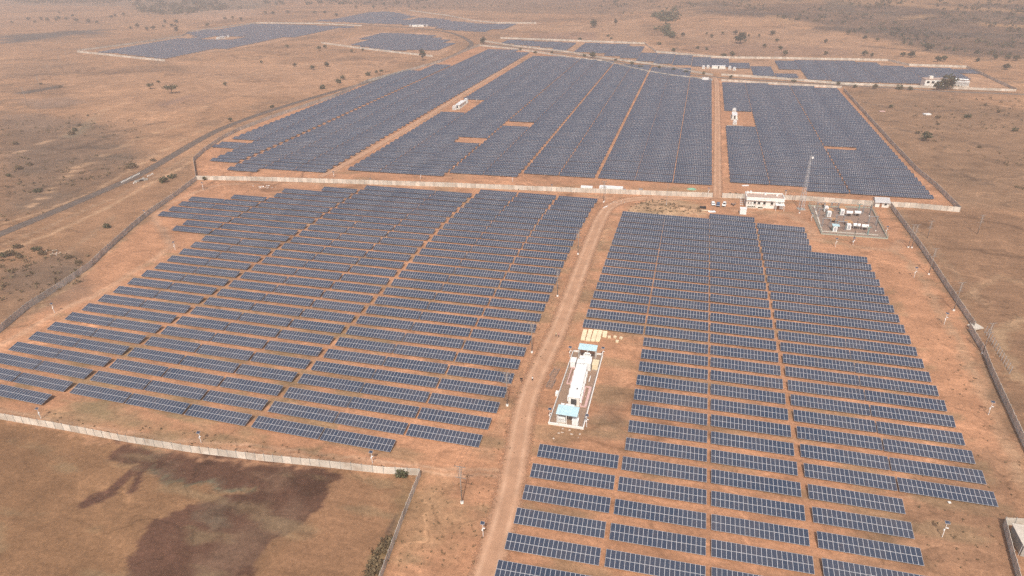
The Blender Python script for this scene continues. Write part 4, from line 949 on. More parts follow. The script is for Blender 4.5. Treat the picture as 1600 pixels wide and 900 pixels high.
for lab, u, v, h in [('white solar lamp post near the photo bottom, left of the dirt road', 755, 838, 3.9), ('white solar lamp post behind the near wall, just left of the round bush', 582, 724, 3.6),
                     ('white solar lamp post behind the middle of the near wall', 314.5, 692, 3.4), ('white solar lamp post behind the near wall at its left end', 64.5, 655, 3.6),
                     ('white solar lamp post on the bare ground at the lower right', 1472, 839, 4.2), ('white solar lamp post right of the near field, level with the inverter station', 1544, 648, 4.2),
                     ('white solar lamp post right of the near field, level with the stacked boards', 1475, 507, 4.2), ('white solar lamp post on the sandy bend right of the switchyard', 1428, 434, 4.2),
                     ('left lamp post of the pair in front of the switchyard', 1305, 386, 3.8), ('right lamp post of the pair in front of the switchyard', 1332.5, 383, 3.2),
                     ('white lamp post on the perimeter track, near the left edge', 85.5, 489, 3.8), ('white lamp post at the track fork left of the panel rows', 274, 391, 3.8),
                     ('white lamp post inside the dark left wall, above the track fork', 227.5, 339, 3.4), ('white lamp post just below the left end of the long wall', 318, 297, 4.2),
                     ('white lamp post at the back left corner of the blue-roofed station', 890.5, 558, 3.6), ('white lamp post at the back right corner of the blue-roofed station', 941.5, 559, 3.6),
                     ('white lamp post at the front left corner of the blue-roofed station', 859, 657, 3.8), ('white lamp post at the front right corner of the blue-roofed station', 916.5, 667, 3.8),
                     ('white lamp post behind the long wall, below the first narrow lane', 657.5, 280, 3.2), ('white lamp post behind the long wall, below the second narrow lane', 801, 284.5, 3.2),
                     ('white lamp post before the long wall, above the staircase of rows', 579.5, 288, 3.4), ('white lamp post beside the gate end of the long wall', 1106.5, 304, 3.4),
                     ('white lamp post behind the wall right of the office', 1226.5, 308, 3.4), ('white lamp post in front of the long wall before the containers', 862, 298, 3.2),
                     ('white lamp post beside the left switchyard corner', 1267.5, 345, 3.6), ('white lamp post at the right switchyard corner', 1384, 366, 3.6),
                     ('white lamp post above the far field track station', 745, 159.5, 4.0), ('white lamp post left of the wide far track near the long wall', 522, 277, 3.2)]:
    solar_lamp(lab, u, v, h)

# ------------------------------------------------------------------ lattice mast
x, y = G(1251.5, 327); H_ = zabove(x, y, 243)
mast = thing('lattice_mast', 'tall slim lattice mast with a white dish, between office and switchyard', 'mast', (x, y, 0), 0.3)
lat = MB(); N = 13
def mw(k): return 1.25*(1-k/N)+0.28
for k in range(N):
    for j in range(3):
        a0 = 2*math.pi*j/3; a1 = 2*math.pi*(j+1)/3
        P = lambda kk, aa: (mw(kk)*math.cos(aa), mw(kk)*math.sin(aa), H_*kk/N)
        lat.tube(P(k, a0), P(k+1, a0), .10, .09, 5); lat.bar(P(k, a0), P(k+1, a1), .065); lat.bar(P(k+1, a0), P(k+1, a1), .065)
lat.build('lattice', M['frame'], mast)
d = MB(); d.tube((.5, -.3, H_-.9), (.62, -.75, H_-.85), .12, .62, 14); d.tube((.62, -.75, H_-.85), (.63, -.78, H_-.85), .62, .58, 14); d.build('dish', M['white2'], mast)
d = MB(); d.tube((0, 0, H_), (0, 0, H_+1.6), .04, .015, 6); d.build('lightning_rod', M['steel'], mast)
f = MB(); f.box(0, 0, -.2, 3.4, 3.4, .5); f.build('footing', M['concrete2'], mast)

# ------------------------------------------------------------------ near inverter station
CX0, CX1, CY0, CY1 = -29.4, -20.0, 141.0, 178.5
sl = MB(); sl.box((CX0+CX1)/2, (CY0+CY1)/2, -0.1, CX1-CX0, CY1-CY0, 0.13); o = sl.build('gravel_bed', M['slab']); o['kind'] = 'structure'
kb = thing('kerb_wall', 'low whitewashed kerb wall with rail posts around the blue-roofed station', 'wall', (CX0, CY0, 0))
k = MB(); W_, D_ = CX1-CX0, CY1-CY0
k.box(W_/2, 0, 0, W_+.3, .38, .62); k.box(0, D_/2, 0, .28, D_-.4, .55); k.box(W_, D_/2, 0, .28, D_-.4, .55); k.box(W_*.12, D_, 0, 1.9, .28, .55); k.box(W_*.88, D_, 0, 1.9, .28, .55)
k.build('kerb', M['stone'], kb)
for sx in (0.22, W_-.22):
    rl = MB()
    for j in range(11): rl.tube((sx, .5+j*3.7, .03), (sx, .5+j*3.7, 1.35), .035, .035, 5)
    for z in (.85, 1.3): rl.tube((sx, .5, z), (sx, 37.5, z), .022, .022, 4)
    rl.build('rail', M['steel'], kb)
ws = thing('water_tap_stand', 'small white stand at the left kerb of the blue-roofed station', 'stand', (CX0-.5, 154.5, 0)); b = MB(); b.box(0, 0, 0, .7, 1.5, .9); b.build('body', M['stone'], ws); b = MB(); b.box(0, 0, .9, .8, 1.6, .07); b.build('lid', M['white'], ws)
def roofed_shed(name, label, x0, x1, y0, y1, z, slope_, rows, group=None):
    t = thing(name, label, 'shed', ((x0+x1)/2, (y0+y1)/2, 0), 0, group); w, d_ = x1-x0, y1-y0
    rf = MB(); a = slope_*d_/2
    vs = [(-w/2, -d_/2, z-a), (w/2, -d_/2, z-a), (w/2, d_/2, z+a), (-w/2, d_/2, z+a)]
    rf.add(vs+[(p, q, r+.07) for p, q, r in vs], [(3, 2, 1, 0), (4, 5, 6, 7), (0, 1, 5, 4), (1, 2, 6, 5), (2, 3, 7, 6), (3, 0, 4, 7)]); rf.build('roof', M['bluesheet'], t)
    for sx in (-w/2+.3, 0, w/2-.3):
        for sy in (-d_/2+.3, d_/2-.3):
            p = MB(); p.box(sx, sy, 0, .13, .13, z+sy*slope_); p.build('post', M['white'], t)
    fb = MB(); fb.box(0, -d_/2+.3, z-.35-slope_*d_/2+.1, w-.4, .1, .16); fb.box(0, d_/2-.3, z-.35+slope_*d_/2-.1, w-.4, .1, .16); fb.build('beam', M['white'], t)
    return t
roofed_shed('transformer_shed', 'large pale blue roof on posts at the near end of the inverter station', -27.5, -21.7, 140.9, 144.9, 3.9, .06, 2)
roofed_shed('transformer_shed', 'smaller pale blue roof at the far end of the inverter station, before the boards', -27.2, -21.5, 173.6, 176.9, 4.3, .05, 2)
def transformer(label, x, y, rz=0.0, s=1.0, group=None, m='white2'):
    t = thing('transformer', label, 'transformer', (x, y, 0.03), rz, group)
    b = MB(); b.box(0, 0, .25*s, 2.2*s, 1.3*s, 1.6*s, 0, 0, .96); b.box(0, 0, 1.85*s, 2.3*s, 1.4*s, .08*s); b.build('tank', M[m], t)
    for sy in (-1, 1):
        r = MB()
        for j in range(9): r.box((-.9+j*.225)*s, sy*.86*s, .45*s, .06*s, .42*s, 1.25*s)
        r.box(0, sy*.86*s, 1.5*s, 1.95*s, .12*s, .1*s); r.build('radiator', M[m], t)
    c = MB(); c.tube((-.8*s, .2*s, 2.35*s), (.8*s, .2*s, 2.35*s), .27*s, .27*s, 12); c.box(-.5*s, .2*s, 1.9*s, .1, .1, .3*s); c.box(.5*s, .2*s, 1.9*s, .1, .1, .3*s); c.build('conservator', M[m], t)
    for j in (-.6, 0, .6):
        i = MB(); i.tube((j*s, -.3*s, 1.9*s), (j*s, -.3*s, 2.5*s), .09*s, .05*s, 8); i.build('bushing', M['insul'], t)
    f = MB(); f.box(0, 0, 0, 2.5*s, 2.4*s, .25*s); f.build('plinth', M['concrete'], t); return t
transformer('white oil transformer standing under the front edge of the large blue roof', -26.2, 142.9, 0, 1.0)
transformer('white transformer under the smaller blue roof at the station far end', -24.4, 174.6, 0, 1.0)
def cabinet(name, label, x, y, w, d_, h, m='white2', rz=0, group=None, cat='cabinet', doors=2):
    t = thing(name, label, cat, (x, y, 0.03), rz, group)
    b = MB(); b.box(0, 0, .12, w, d_, h); b.build('body', M[m], t)
    p = MB(); p.box(0, 0, 0, w+.16, d_+.16, .12); p.build('plinth', M['concrete2'], t)
    r = MB(); r.box(0, 0, .12+h, w+.2, d_+.2, .07); r.build('roof', M[m], t)
    for j in range(doors):
        dd = MB(); ww = w/doors; dd.box(-w/2+ww*(j+.5), -d_/2-.02, .25, ww*.88, .035, h*.84); do = dd.build('door', M[m], t)
        hh = MB(); hh.box(-w/2+ww*(j+.82), -d_/2-.055, .25+h*.4, .05, .04, .18); hh.build('handle', M['darksteel'], do)
    return t
cabinet('switch_cabinet', 'low white cabinet right of the transformer under the large blue roof', -22.4, 142.6, 1.6, 1.4, 1.5)
cabinet('switch_cabinet', 'white cabinet between the large blue roof and the long inverter building', -24.9, 147.4, 2.3, 1.5, 1.9)
cabinet('switch_cabinet', 'narrow white cabinet left of the inverter building front', -27.0, 148.0, .8, 1.4, 1.5, doors=1)
ib = thing('inverter_building', 'long narrow white inverter building between the two blue roofs', 'building', (-24.55, 158.6, 0.03), 0.035)
b = MB(); b.box(0, 0, .3, 3.0, 16.8, 2.75); b.build('wall', M['white'], ib)
b = MB(); b.box(0, 0, 3.05, 3.25, 17.1, .12); b.box(0, 0, 3.17, 2.9, 16.7, .05); rf = b.build('roof', M['white2'], ib)
b = MB(); b.box(.4, -4.5, 3.22, .35, .35, .3); b.build('vent', M['darksteel'], rf)
b = MB(); b.box(0, 0, 0, 3.3, 17.1, .3); b.build('plinth', M['concrete'], ib)
for q in (-8.425, 8.425):
    b = MB(); b.box(0, q, .4, 1.6, .06, 2.1); b.build('door', M['darksteel'], ib)
for sx in (-1, 1):
    for j in range(5):
        b = MB(); b.box(sx*1.78, -6.4+j*3.2, .5, .55, 1.3, 1.35); b.build('cooling_unit', M['white2'], ib)
for (px_, py_, w, d_, h, lb, m, n) in [(-25.6, 169.6, 2.0, 2.2, 2.4, 'tall white switchgear box left of centre behind the inverter building', 'white2', 2), (-23.4, 169.9, 1.9, 2.6, 2.5, 'tall white switchgear box right of centre behind the inverter building', 'white2', 2),
                                     (-28.0, 170.6, 1.5, 2.7, 1.9, 'white box standing apart at the far left of the station', 'white2', 1), (-21.2, 171.0, 1.7, 3.0, 1.7, 'cream flat box at the far right corner of the station', 'cream', 1),
                                     (-24.5, 172.4, 3.6, 1.2, 2.2, 'wide white switchgear row in front of the smaller blue roof', 'white2', 4)]:
    cabinet('switch_cabinet', lb, px_, py_, w, d_, h, m, 0, None, 'cabinet', n)
def brick_bed(label, x0, x1, y0, y1, cross=()):
    t = thing('brick_border', label, 'border', (x0, y0, .03)); b = MB(); w, d_ = x1-x0, y1-y0; k = .32
    b.box(w/2, 0, 0, w+k, k, .3); b.box(w/2, d_, 0, w+k, k, .3); b.box(0, d_/2, 0, k, d_-k, .3); b.box(w, d_/2, 0, k*2.2, d_-k, .3)
    for c in cross: b.box(w/2, d_*c, 0, w-1.2, k, .28)
    b.build('border', M['brick'], t)
brick_bed('pink brick border on the right side of the inverter building', -22.4, -21.0, 150.6, 160.2, (.5,))
brick_bed('pink brick border on the left side of the inverter building', -28.1, -26.9, 160.6, 169.0, (.35, .7))
rail = thing('cable_tray', 'low white cable tray right of the switchgear boxes', 'cable tray', (-21.9, 164.2, .03)); b = MB(); b.box(0, 0, .25, .22, 3.2, .12); b.build('tray', M['white2'], rail)
b = MB(); b.box(0, -1.4, 0, .1, .1, .26); b.build('foot', M['steel'], rail); b = MB(); b.box(0, 1.4, 0, .1, .1, .26); b.build('foot', M['steel'], rail)
# stacks of boards
for j, (u0, v0, u1, v1, lb) in enumerate([(914.5, 516.5, 910.5, 533, 'leftmost'), (923, 516.5, 918.3, 534, 'second from left'), (931, 517, 926, 534.8, 'middle'), (938.5, 517.5, 933.3, 535, 'fourth from left'), (945.8, 519, 944.2, 528, 'shortest, rightmost')]):
    a = G(u0, v0); b_ = G(u1, v1); L = math.hypot(a[0]-b_[0], a[1]-b_[1]); an = math.atan2(a[1]-b_[1], a[0]-b_[0])
    t = thing('board_stack', 'low stack of cream boards, %s of five behind the blue-roofed station' % lb, 'boards', ((a[0]+b_[0])/2, (a[1]+b_[1])/2, 0), an, 'stacks of cream boards'); rr = random.Random(j)
    n = max(3, int(L/1.05))
    for k in range(n):
        s = MB(); xx = -L/2+(k+.5)*L/n
        for z in range(3): s.box(xx+rr.uniform(-.06, .06), rr.uniform(-.08, .08), .12+z*.13, L/n*.93, 1.32+rr.uniform(-.1, .1), .12, rr.uniform(-.04, .04))
        s.build('board', M['cream'], t)
    s = MB(); s.box(0, -.4, 0, L*.96, .12, .12); s.box(0, .4, 0, L*.96, .12, .12); s.build('skid', M['bark'], t)
for u, v, lb in [(951.8, 528.4, 'leftmost of four'), (961, 528.4, 'back one of four, in the middle'), (964.3, 535, 'front one of four'), (970.4, 530, 'rightmost of four')]:
    x, y = G(u, v); t = thing('crate', 'small cream crate lying right of the board stacks, '+lb, 'crate', (x, y, 0), rng.uniform(-.5, .5), 'small cream crates')
    s = MB(); s.box(0, 0, .1, .95, .75, .6); s.build('body', M['cream'], t); s = MB(); s.box(0, 0, .7, 1.0, .8, .05); s.build('lid', M['cream'], t); s = MB(); s.box(0, -.25, 0, .95, .1, .1); s.box(0, .25, 0, .95, .1, .1); s.build('skid', M['bark'], t)
# racks of steel frames beside the road
for (u, v, lb) in [(860.8, 601, 'nearer'), (866.5, 585, 'farther')]:
    x, y = G(u, v); t = thing('steel_rack', 'grey stack of welded steel frames left of the station, %s of two' % lb, 'steel frames', (x, y, 0), 1.45, 'stacks of welded steel frames')
    for k in range(3):
        f = MB(); z = .15+k*.4; L = 4.6; w = 1.7
        for sy in (-w/2, w/2): f.box(0, sy, z, L, .06, .06)
        for j in range(6): f.box(-L/2+.05+j*(L-.1)/5, 0, z, .05, w-.06, .05)
        o = f.build('frame', M['polesteel'], t); o.rotation_euler.z = rng.uniform(-.06, .06)

# ------------------------------------------------------------------ distant inverter stations
def small_station(label, x, y, rz, L, wd, group):
    t = thing('inverter_station', label, 'building', (x, y, float(zf(x, y))), rz, group)
    b = MB(); b.box(0, 0, .3, wd, L, 2.5); b.build('wall', M['white'], t)
    r = MB(); r.box(0, 0, 2.8, wd+.4, L+.4, .14); r.build('roof', M['white2'], t)
    p = MB(); p.box(0, 0, -.1, wd+1.5, L+6, .25); p.build('plinth', M['concrete'], t)
    d_ = MB(); d_.box(0, -L/2-.02, .4, 1.4, .05, 2.2); d_.build('door', M['darksteel'], t)
    for sx in (-1, 1):
        for j in range(4):
            d_ = MB(); d_.box(sx*(wd/2+.03), -L/2+L*(j+.5)/4, 1.1, .05, 1.2, 1.0); d_.build('louvre', M['darksteel'], t)
    return t
x0, y0 = G(710, 172); x1, y1 = G(729, 160)
small_station('white station on the cleared patch beside the wide far track', (x0+x1)/2, (y0+y1)/2, .05, 19, 3.6, None)
transformer('white transformer at the near end of the wide track station', x0-.3, y0+1, 0, 1.35); transformer('white transformer at the far end of the wide track station', x1, y1-1, 0, 1.35)
x0, y0 = G(1148, 196); x1, y1 = G(1147, 176)
small_station('white station on the cleared patch beside the straight far track', (x0+x1)/2, (y0+y1)/2+4, 0, 11, 3.4, None)
transformer('white transformer on a slab at the near end of the straight track station', x0, y0+3, 0, 1.2); transformer('white transformer behind the straight track station', x1, y1+2, 0, 1.2)
s1 = wall('low_wall', 'low white slab wall closing the near edge of the straight track station', wpts([(1136, 196.5), (1160, 198)]), .7)
for (u, v, L, wd, lb) in [(1122.5, 107, 4, 13.5, 'wide white station with dark openings before the strip fields'), (654, 41.5, 6, 22, 'wide white station before the topmost block right of the road'), (346, 60.5, 12, 6, 'white station on the dividing line of the far left block')]:
    x, y = G(u, v); small_station(lb, x, y, 0 if wd > 8 else -.2, L, wd, None)
for u, v, lb in [(1099, 107.5, 'left of the wide strip field station'), (1106, 107, 'beside the left end of the wide strip field station'), (1140, 108.5, 'beside the right end of the wide strip field station'), (1147, 110, 'right of the wide strip field station'), (641, 41.5, 'left of the topmost white station'), (667, 41.5, 'right of the topmost white station'), (340, 61.5, 'left of the far left block station'), (357, 58.5, 'right of the far left block station')]:
    x, y = G(u, v); transformer('white transformer standing '+lb, x, y, 0, 1.3)
x, y = G(1102, 126); cabinet('switch_cabinet', 'white low cabin behind the far field at its top wall near the gate', x, y, 6, 3, 2.6)

# ------------------------------------------------------------------ office by the gate
ox, oy = 29.4, 328.1
of = thing('office_building', 'white flat-roofed office with a row of square windows beside the gate', 'building', (ox, oy, 0), 0.05)
OW, OD, OH = 17.4, 8.2, 4.6
b = MB(); b.box(OW/2, OD/2, 0, OW, OD, OH); b.build('wall', M['white'], of)
b = MB()
for q in ((OW/2, 0.0, OW+.5, .35), (OW/2, OD, OW+.5, .35)): b.box(q[0], q[1], OH, q[2], q[3], .75)
for q in ((-.02, OD/2, .35, OD-.4), (OW+.02, OD/2, .35, OD-.4)): b.box(q[0], q[1], OH, q[2], q[3], .75)
b.build('parapet', M['white'], of)
b = MB(); b.box(OW/2, OD/2, OH+.02, OW-.3, OD-.3, .12); b.build('roof', M['roofclay'], of)
b = MB(); b.box(OW/2, -.55, OH-.55, OW+.3, .8, .12); b.build('sunshade', M['white'], of)
for px_, w, h in [(1.0, .55, .6), (2.2, .55, .6), (3.9, 1.15, 1.15), (5.9, 1.15, 1.15), (8.4, 1.15, 1.15), (11.9, 1.15, 1.15), (15.2, 1.15, 1.15)]:
    f = MB(); f.box(px_, -.05, 2.0, w+.22, .1, h+.22); wf = f.build('window', M['white2'], of); g = MB(); g.box(px_, -.11, 2.11, w, .04, h); g.build('pane', M['winglass'], wf)
    sl_ = MB(); sl_.box(px_, -.14, 1.9, w+.4, .22, .08); sl_.build('sill', M['concrete'], wf)
f = MB(); f.box(15.4, -1.6, 2.75, 4.2, 3.1, .12); f.build('porch_roof', M['white2'], of)
for q in (13.5, 17.3):
    f = MB(); f.box(q, -3.0, 0, .14, .14, 2.75); f.build('porch_post', M['white'], of)
f = MB(); f.box(15.0, -.06, .05, 1.0, .1, 2.0); f.build('door', M['door'], of)
for sy in (1.5, 4.5):
    f = MB(); f.box(-.06, sy, 1.6, .1, 1.2, 1.2); f.build('side_window', M['winglass'], of)
for u, v, lb, kind in [(1168, 301.5, 'left front', 't'), (1173, 301, 'left back', 't'), (1196, 304, 'middle', 'p'), (1214, 306, 'right', 't')]:
    x, y = G(u, v, 5.0); t = thing('roof_tank', 'white item on the office roof, %s one' % lb, 'water tank', (x, y, OH+.14), 0.2, 'things on the office roof'); b = MB()
    b.tube((0, 0, .2), (0, 0, 1.15), .55, .5, 12); b.build('tank', M['white2'], t); b = MB(); b.box(0, 0, 0, 1.1, 1.1, .2); b.build('stand', M['concrete'], t)
for u, v, w, lb in [(1173.5, 324.5, 4.2, 'long'), (1187.5, 326, 2.2, 'short')]:
    x, y = G(u, v); t = thing('planter', '%s cream masonry planter in front of the white office' % lb, 'planter', (x, y-.6, 0), .05); b = MB(); b.box(0, 0, 0, w, .9, .55); b.build('trough', M['concrete'], t); b = MB(); b.box(0, 0, .55, w-.3, .6, .12); b.build('soil', M['bark'], t)
    for k in range(4): 
        q = MB(); q.blob(-w*.35+k*w*.23, 0, .8, .3, .3, .28, k); q.build('plant', M['leaf'], t)
for k, (u, v, s) in enumerate([(1141, 305.5, 1.3), (1149, 305.5, 1.2), (1156, 306.5, 1.0)]):
    plant('bush', 'small green bush at the wall left of the office, %s from the gate' % ORD[k+1], 'bush', u, v, s, 'bush', 'bushes left of the office', k)
x, y = G(1160.5, 335.5); cabinet('white_cabin', 'plain white cube cabin in front of the office, above the panels', x, y+1.3, 2.9, 2.6, 2.7, 'white2', .03, None, 'cabin', 1)
for k in range(4):
    x, y = G(1158.5, 311+k*3.1); t = thing('white_bench', 'small white bench left of the office, %s from the wall' % ORD[k+1], 'bench', (x, y, 0), .1, 'white benches left of the office')
    b = MB(); b.box(0, 0, .42, 1.7, .5, .08); b.build('seat', M['white2'], t); b = MB(); b.box(-.6, 0, 0, .1, .4, .42); b.build('leg', M['white2'], t); b = MB(); b.box(.6, 0, 0, .1, .4, .42); b.build('leg', M['white2'], t)

# ------------------------------------------------------------------ guard hut at the far right
hut = thing('guard_hut', 'small white hut with a grey gabled roof at the wall junction', 'building', (93.0, 344.6, 0), 0.02)
b = MB(); b.box(0, 0, 0, 6.0, 5.6, 2.6); b.build('wall', M['white'], hut)
b = MB(); pr = [(-3.4, 2.35), (0, 4.1), (3.4, 2.35), (3.4, 2.47), (0, 4.24), (-3.4, 2.47)]; b.prism(pr, -3.4, 3.4); b.build('roof', M['greysheet'], hut)
b = MB(); b.prism([(-2.8, 2.6), (2.8, 2.6), (0, 4.05)], -2.95, 2.95); b.build('gable', M['white'], hut)
b = MB(); b.box(-.6, -2.83, 0, 1.0, .08, 2.0); b.build('door', M['door'], hut)
b = MB(); b.box(1.5, -2.83, 1.1, 1.0, .08, .9); b.build('window', M['winglass'], hut)

# ------------------------------------------------------------------ switchyard
YP = [G(1263, 322), G(1283, 366), G(1387, 373.5), G(1361, 325)]
fl_ = MB(); cxy = (sum(p[0] for p in YP)/4, sum(p[1] for p in YP)/4)
fl_.add([(p[0], p[1], .035) for p in YP], [(0, 1, 2, 3)]); o = fl_.build('yard_gravel', M['yardfloor']); o['kind'] = 'structure'
for (a, b_, lb) in [(0, 1, 'left side'), (1, 2, 'front'), (2, 3, 'right side'), (3, 0, 'back')]:
    A_, B_ = YP[a], YP[b_]; L = math.hypot(B_[0]-A_[0], B_[1]-A_[1]); an = math.atan2(B_[1]-A_[1], B_[0]-A_[0])
    t = thing('mesh_fence', 'pale green mesh fence on a low kerb, %s of the switchyard' % lb, 'fence', (A_[0], A_[1], 0), an, 'switchyard fence')
    k = MB(); k.box(L/2, 0, 0, L, .25, .45); k.build('kerb', M['green'], t)
    n = int(L/3)
    for j in range(n+1):
        p = MB(); p.box(L*j/n, .14, 0, .09, .09, 2.2); p.build('post', M['green'], t)
    w = MB()
    for z in (.6, 1.0, 1.4, 1.8, 2.1): w.box(L/2, .14, z, L-.1, .025, .03)
    for j in range(int(L/.5)): w.box(.25+j*.5, .17, .45, .02, .02, 1.65)
    w.build('mesh', M['green'], t)
def kiosk(label, u, v, roof, rz=0):
    x, y = G(u, v); t = thing('control_kiosk', label, 'kiosk', (x, y, .03), rz, 'switchyard kiosks')
    b = MB(); b.box(0, 0, .15, 1.7, 2.2, 2.3); b.build('body', M['white2'], t)
    b = MB(); b.box(-.95, .2, .3, .25, 1.9, 1.9); b.build('side_panel', M['teal'], t)
    b = MB(); b.box(.9, 5.6, 1.5, 3.2, 4.4, .12, .15) if roof != 'blue' else b.box(.3, .6, 2.6, 3.0, 3.0, .12)
    b.build('canopy', M['brownsheet'] if roof != 'blue' else M['bluesheet'], t)
    if roof != 'blue':
        for q in ((-.3, 4.0), (2.1, 4.0), (-.3, 7.2), (2.1, 7.2)):
            p = MB(); p.box(q[0], q[1], 0, .1, .1, 1.5); p.build('canopy_post', M['teal'], t)
    b = MB(); b.box(0, 0, 0, 1.9, 2.4, .15); b.build('plinth', M['concrete2'], t); d_ = MB(); d_.box(0, -1.12, .4, .9, .04, 1.8); d_.build('door', M['frame'], t)
kiosk('white kiosk with brown canopy at the back left of the switchyard', 1290, 330, 'brown')
kiosk('white kiosk with brown canopy, second row left in the switchyard', 1294.5, 338, 'brown')
kiosk('white kiosk with brown canopy in the back middle of the switchyard', 1315, 335, 'brown')
kiosk('white kiosk under a pale blue roof at the switchyard front left', 1303.5, 361, 'blue')
kiosk('white kiosk with brown canopy at the switchyard front middle', 1325, 358, 'brown')
x, y = G(1302, 346); t = thing('canopy', 'brown sheet canopy behind the blue-roofed kiosk in the switchyard', 'canopy', (x, y, 0)); b = MB(); b.box(0, 0, 1.1, 3.0, 3.4, .12, .15); b.build('sheet', M['brownsheet'], t)
for q in ((-1.2, -1.4), (1.2, -1.4), (-1.2, 1.4), (1.2, 1.4)):
    p = MB(); p.box(q[0], q[1], 0, .1, .1, 1.1); p.build('post', M['teal'], t)
def breaker(label, u, v, w):
    x, y = G(u, v); t = thing('circuit_breaker', label, 'breaker', (x, y, .03), 0, 'white breaker boxes in the switchyard')
    b = MB(); b.tube((-w/2, 0, 1.75), (w/2, 0, 1.75), .82, .82, 14); b.build('tank', M['white2'], t)
    b = MB(); b.box(0, -.75, .55, w*.35, .3, .7); b.build('drive_box', M['dark'], t)
    for sx in (-w*.35, w*.35):
        for sy in (-.5, .5):
            l_ = MB(); l_.box(sx, sy, 0, .12, .12, 1.3); l_.build('leg', M['steel'], t)
    for k in (-.3, 0, .3):
        i = MB(); i.tube((k*w, 0, 2.5), (k*w, 0, 3.1), .12, .07, 8); i.build('bushing', M['insul'], t)
for u, v, w, lb in [(1326, 337.5, 2.7, 'back row, left one'), (1339, 337.5, 2.7, 'back row, right one'), (1335, 357, 1.7, 'front row, left one'), (1340.8, 357.5, 1.0, 'front row, narrow middle one'), (1350.5, 359, 2.8, 'front row, right one')]:
    breaker('white round breaker tank on legs in the switchyard, '+lb, u, v, w)
for u, v, lb in [(1341, 331, 'behind the back breakers'), (1355.5, 367, 'at the front right')]:
    x, y = G(u, v); t = thing('transformer_post', 'teal instrument post with cross arm in the switchyard, '+lb, 'equipment', (x, y, 0)); b = MB(); b.tube((0, 0, 0), (0, 0, 3.6), .33, .25, 8); b.build('column', M['teal'], t); b = MB(); b.box(0, 0, 3.6, 2.2, .3, .2); b.build('crossarm', M['teal'], t)
    for sx in (-.9, 0, .9):
        i = MB(); i.tube((sx, 0, 3.8), (sx, 0, 4.4), .12, .06, 8); i.build('insulator', M['insul'], t)
def gantry(label, u, v, n=3):
    x, y = G(u, v); t = thing('steel_gantry', label, 'gantry', (x, y, 0), 0.05, 'steel gantries in the switchyard'); 
    for sx in (-1.6, 1.6):
        b = MB()
        for a_, c_ in ((-.2, -.2), (.2, -.2), (.2, .2), (-.2, .2)): b.box(sx+a_, c_, 0, .10, .10, 4.2)
        for k in range(7): b.bar((sx-.2, -.2, k*.6), (sx+.2, -.2, k*.6+.6), .05); b.bar((sx+.2, .2, k*.6), (sx-.2, .2, k*.6+.6), .05); b.bar((sx-.2, .2, k*.6), (sx-.2, -.2, k*.6+.6), .05); b.bar((sx+.2, -.2, k*.6), (sx+.2, .2, k*.6+.6), .05)
        b.build('column', M['steel'], t)
    b = MB(); b.box(0, -.2, 4.2, 4.2, .08, .12); b.box(0, .2, 4.2, 4.2, .08, .12)
    for k in range(8): b.bar((-2+k*.5, -.2, 4.26), (-1.5+k*.5, .2, 4.26), .05)
    b.build('beam', M['steel'], t)
    for sx in (-1.2, 0, 1.2):
        i = MB(); i.tube((sx, 0, 3.2), (sx, 0, 4.2), .1, .1, 8); i.build('insulator', M['insul'], t)
for u, v, lb in [(1281, 330, 'back left corner'), (1284, 340, 'left side, middle'), (1290, 355, 'left side, front'), (1303, 330, 'back, between the kiosks'), (1311, 350, 'centre'), (1314, 360, 'front centre'), (1353, 335, 'back right'), (1362, 352, 'right side')]:
    gantry('grey lattice gantry in the switchyard, '+lb, u, v)
for a, b_, lb in [((1272, 322), (1285, 363), 'left'), ((1285, 361.5), (1372, 367.5), 'front')]:
    A_, B_ = G(*a), G(*b_); L = math.hypot(B_[0]-A_[0], B_[1]-A_[1]); an = math.atan2(B_[1]-A_[1], B_[0]-A_[0])
    t = thing('cable_trench', 'pale concrete cable trench cover along the switchyard %s' % lb, 'trench', (A_[0], A_[1], .035), an); b = MB(); b.box(L/2, 0, 0, L, .6, .14); b.build('cover', M['concrete'], t)

# ------------------------------------------------------------------ containers before the long wall
def container(label, u0, u1, v, depth=2.5, h=2.7):
    a = G(u0, v); b_ = G(u1, v+.6); L = b_[0]-a[0]
    t = thing('container', label, 'container', ((a[0]+b_[0])/2, a[1]+depth/2, 0), 0.01)
    b = MB(); b.box(0, 0, .75, L, depth, h-.6)
    for k in range(int(L/.55)): b.box(-L/2+.3+k*.55, -depth/2-.02, .8, .24, .05, h-.75)
    b.build('body', M['white2'], t)
    b = MB(); b.box(0, 0, .18, L+.02, depth+.02, .57); b.build('lower_band', M['yellow'], t)
    b = MB(); b.box(0, 0, h+.15, L+.06, depth+.06, .08); b.build('roof', M['white2'], t)
    b = MB(); b.box(L/2+.03, 0, .3, .06, depth-.3, h-.3); b.build('door', M['white2'], t)
    for sx in (-L/2+.4, L/2-.4):
        f = MB(); f.box(sx, 0, 0, .4, depth, .18); f.build('skid', M['concrete2'], t)
container('short white container with a yellow lower band before the long wall', 907, 925, 300)
container('long white container with a yellow lower band before the long wall', 936, 973, 299.5)
x, y = G(975, 299.5); cabinet('generator', 'small grey generator at the right end of the long white container', x, y, 1.5, 1.2, 1.2, 'steel', 0, None, 'generator', 1)
x, y = G(1001, 299); cabinet('steel_cabinet', 'small dark grey cabinet against the long wall right of the containers', x, y, 2.0, .7, 1.2, 'steel')
x, y = G(1081, 296.5); t = thing('tarpaulin_pile', 'low pile under a green tarpaulin behind the wall near the gate', 'pile', (x, y, 0)); b = MB(); b.blob(0, 0, .2, 2.6, 1.1, .8, 4); b.build('cover', M['tarp'], t); b = MB(); b.box(0, 0, 0, 4.6, 1.8, .2); b.build('load', M['rubble'], t)

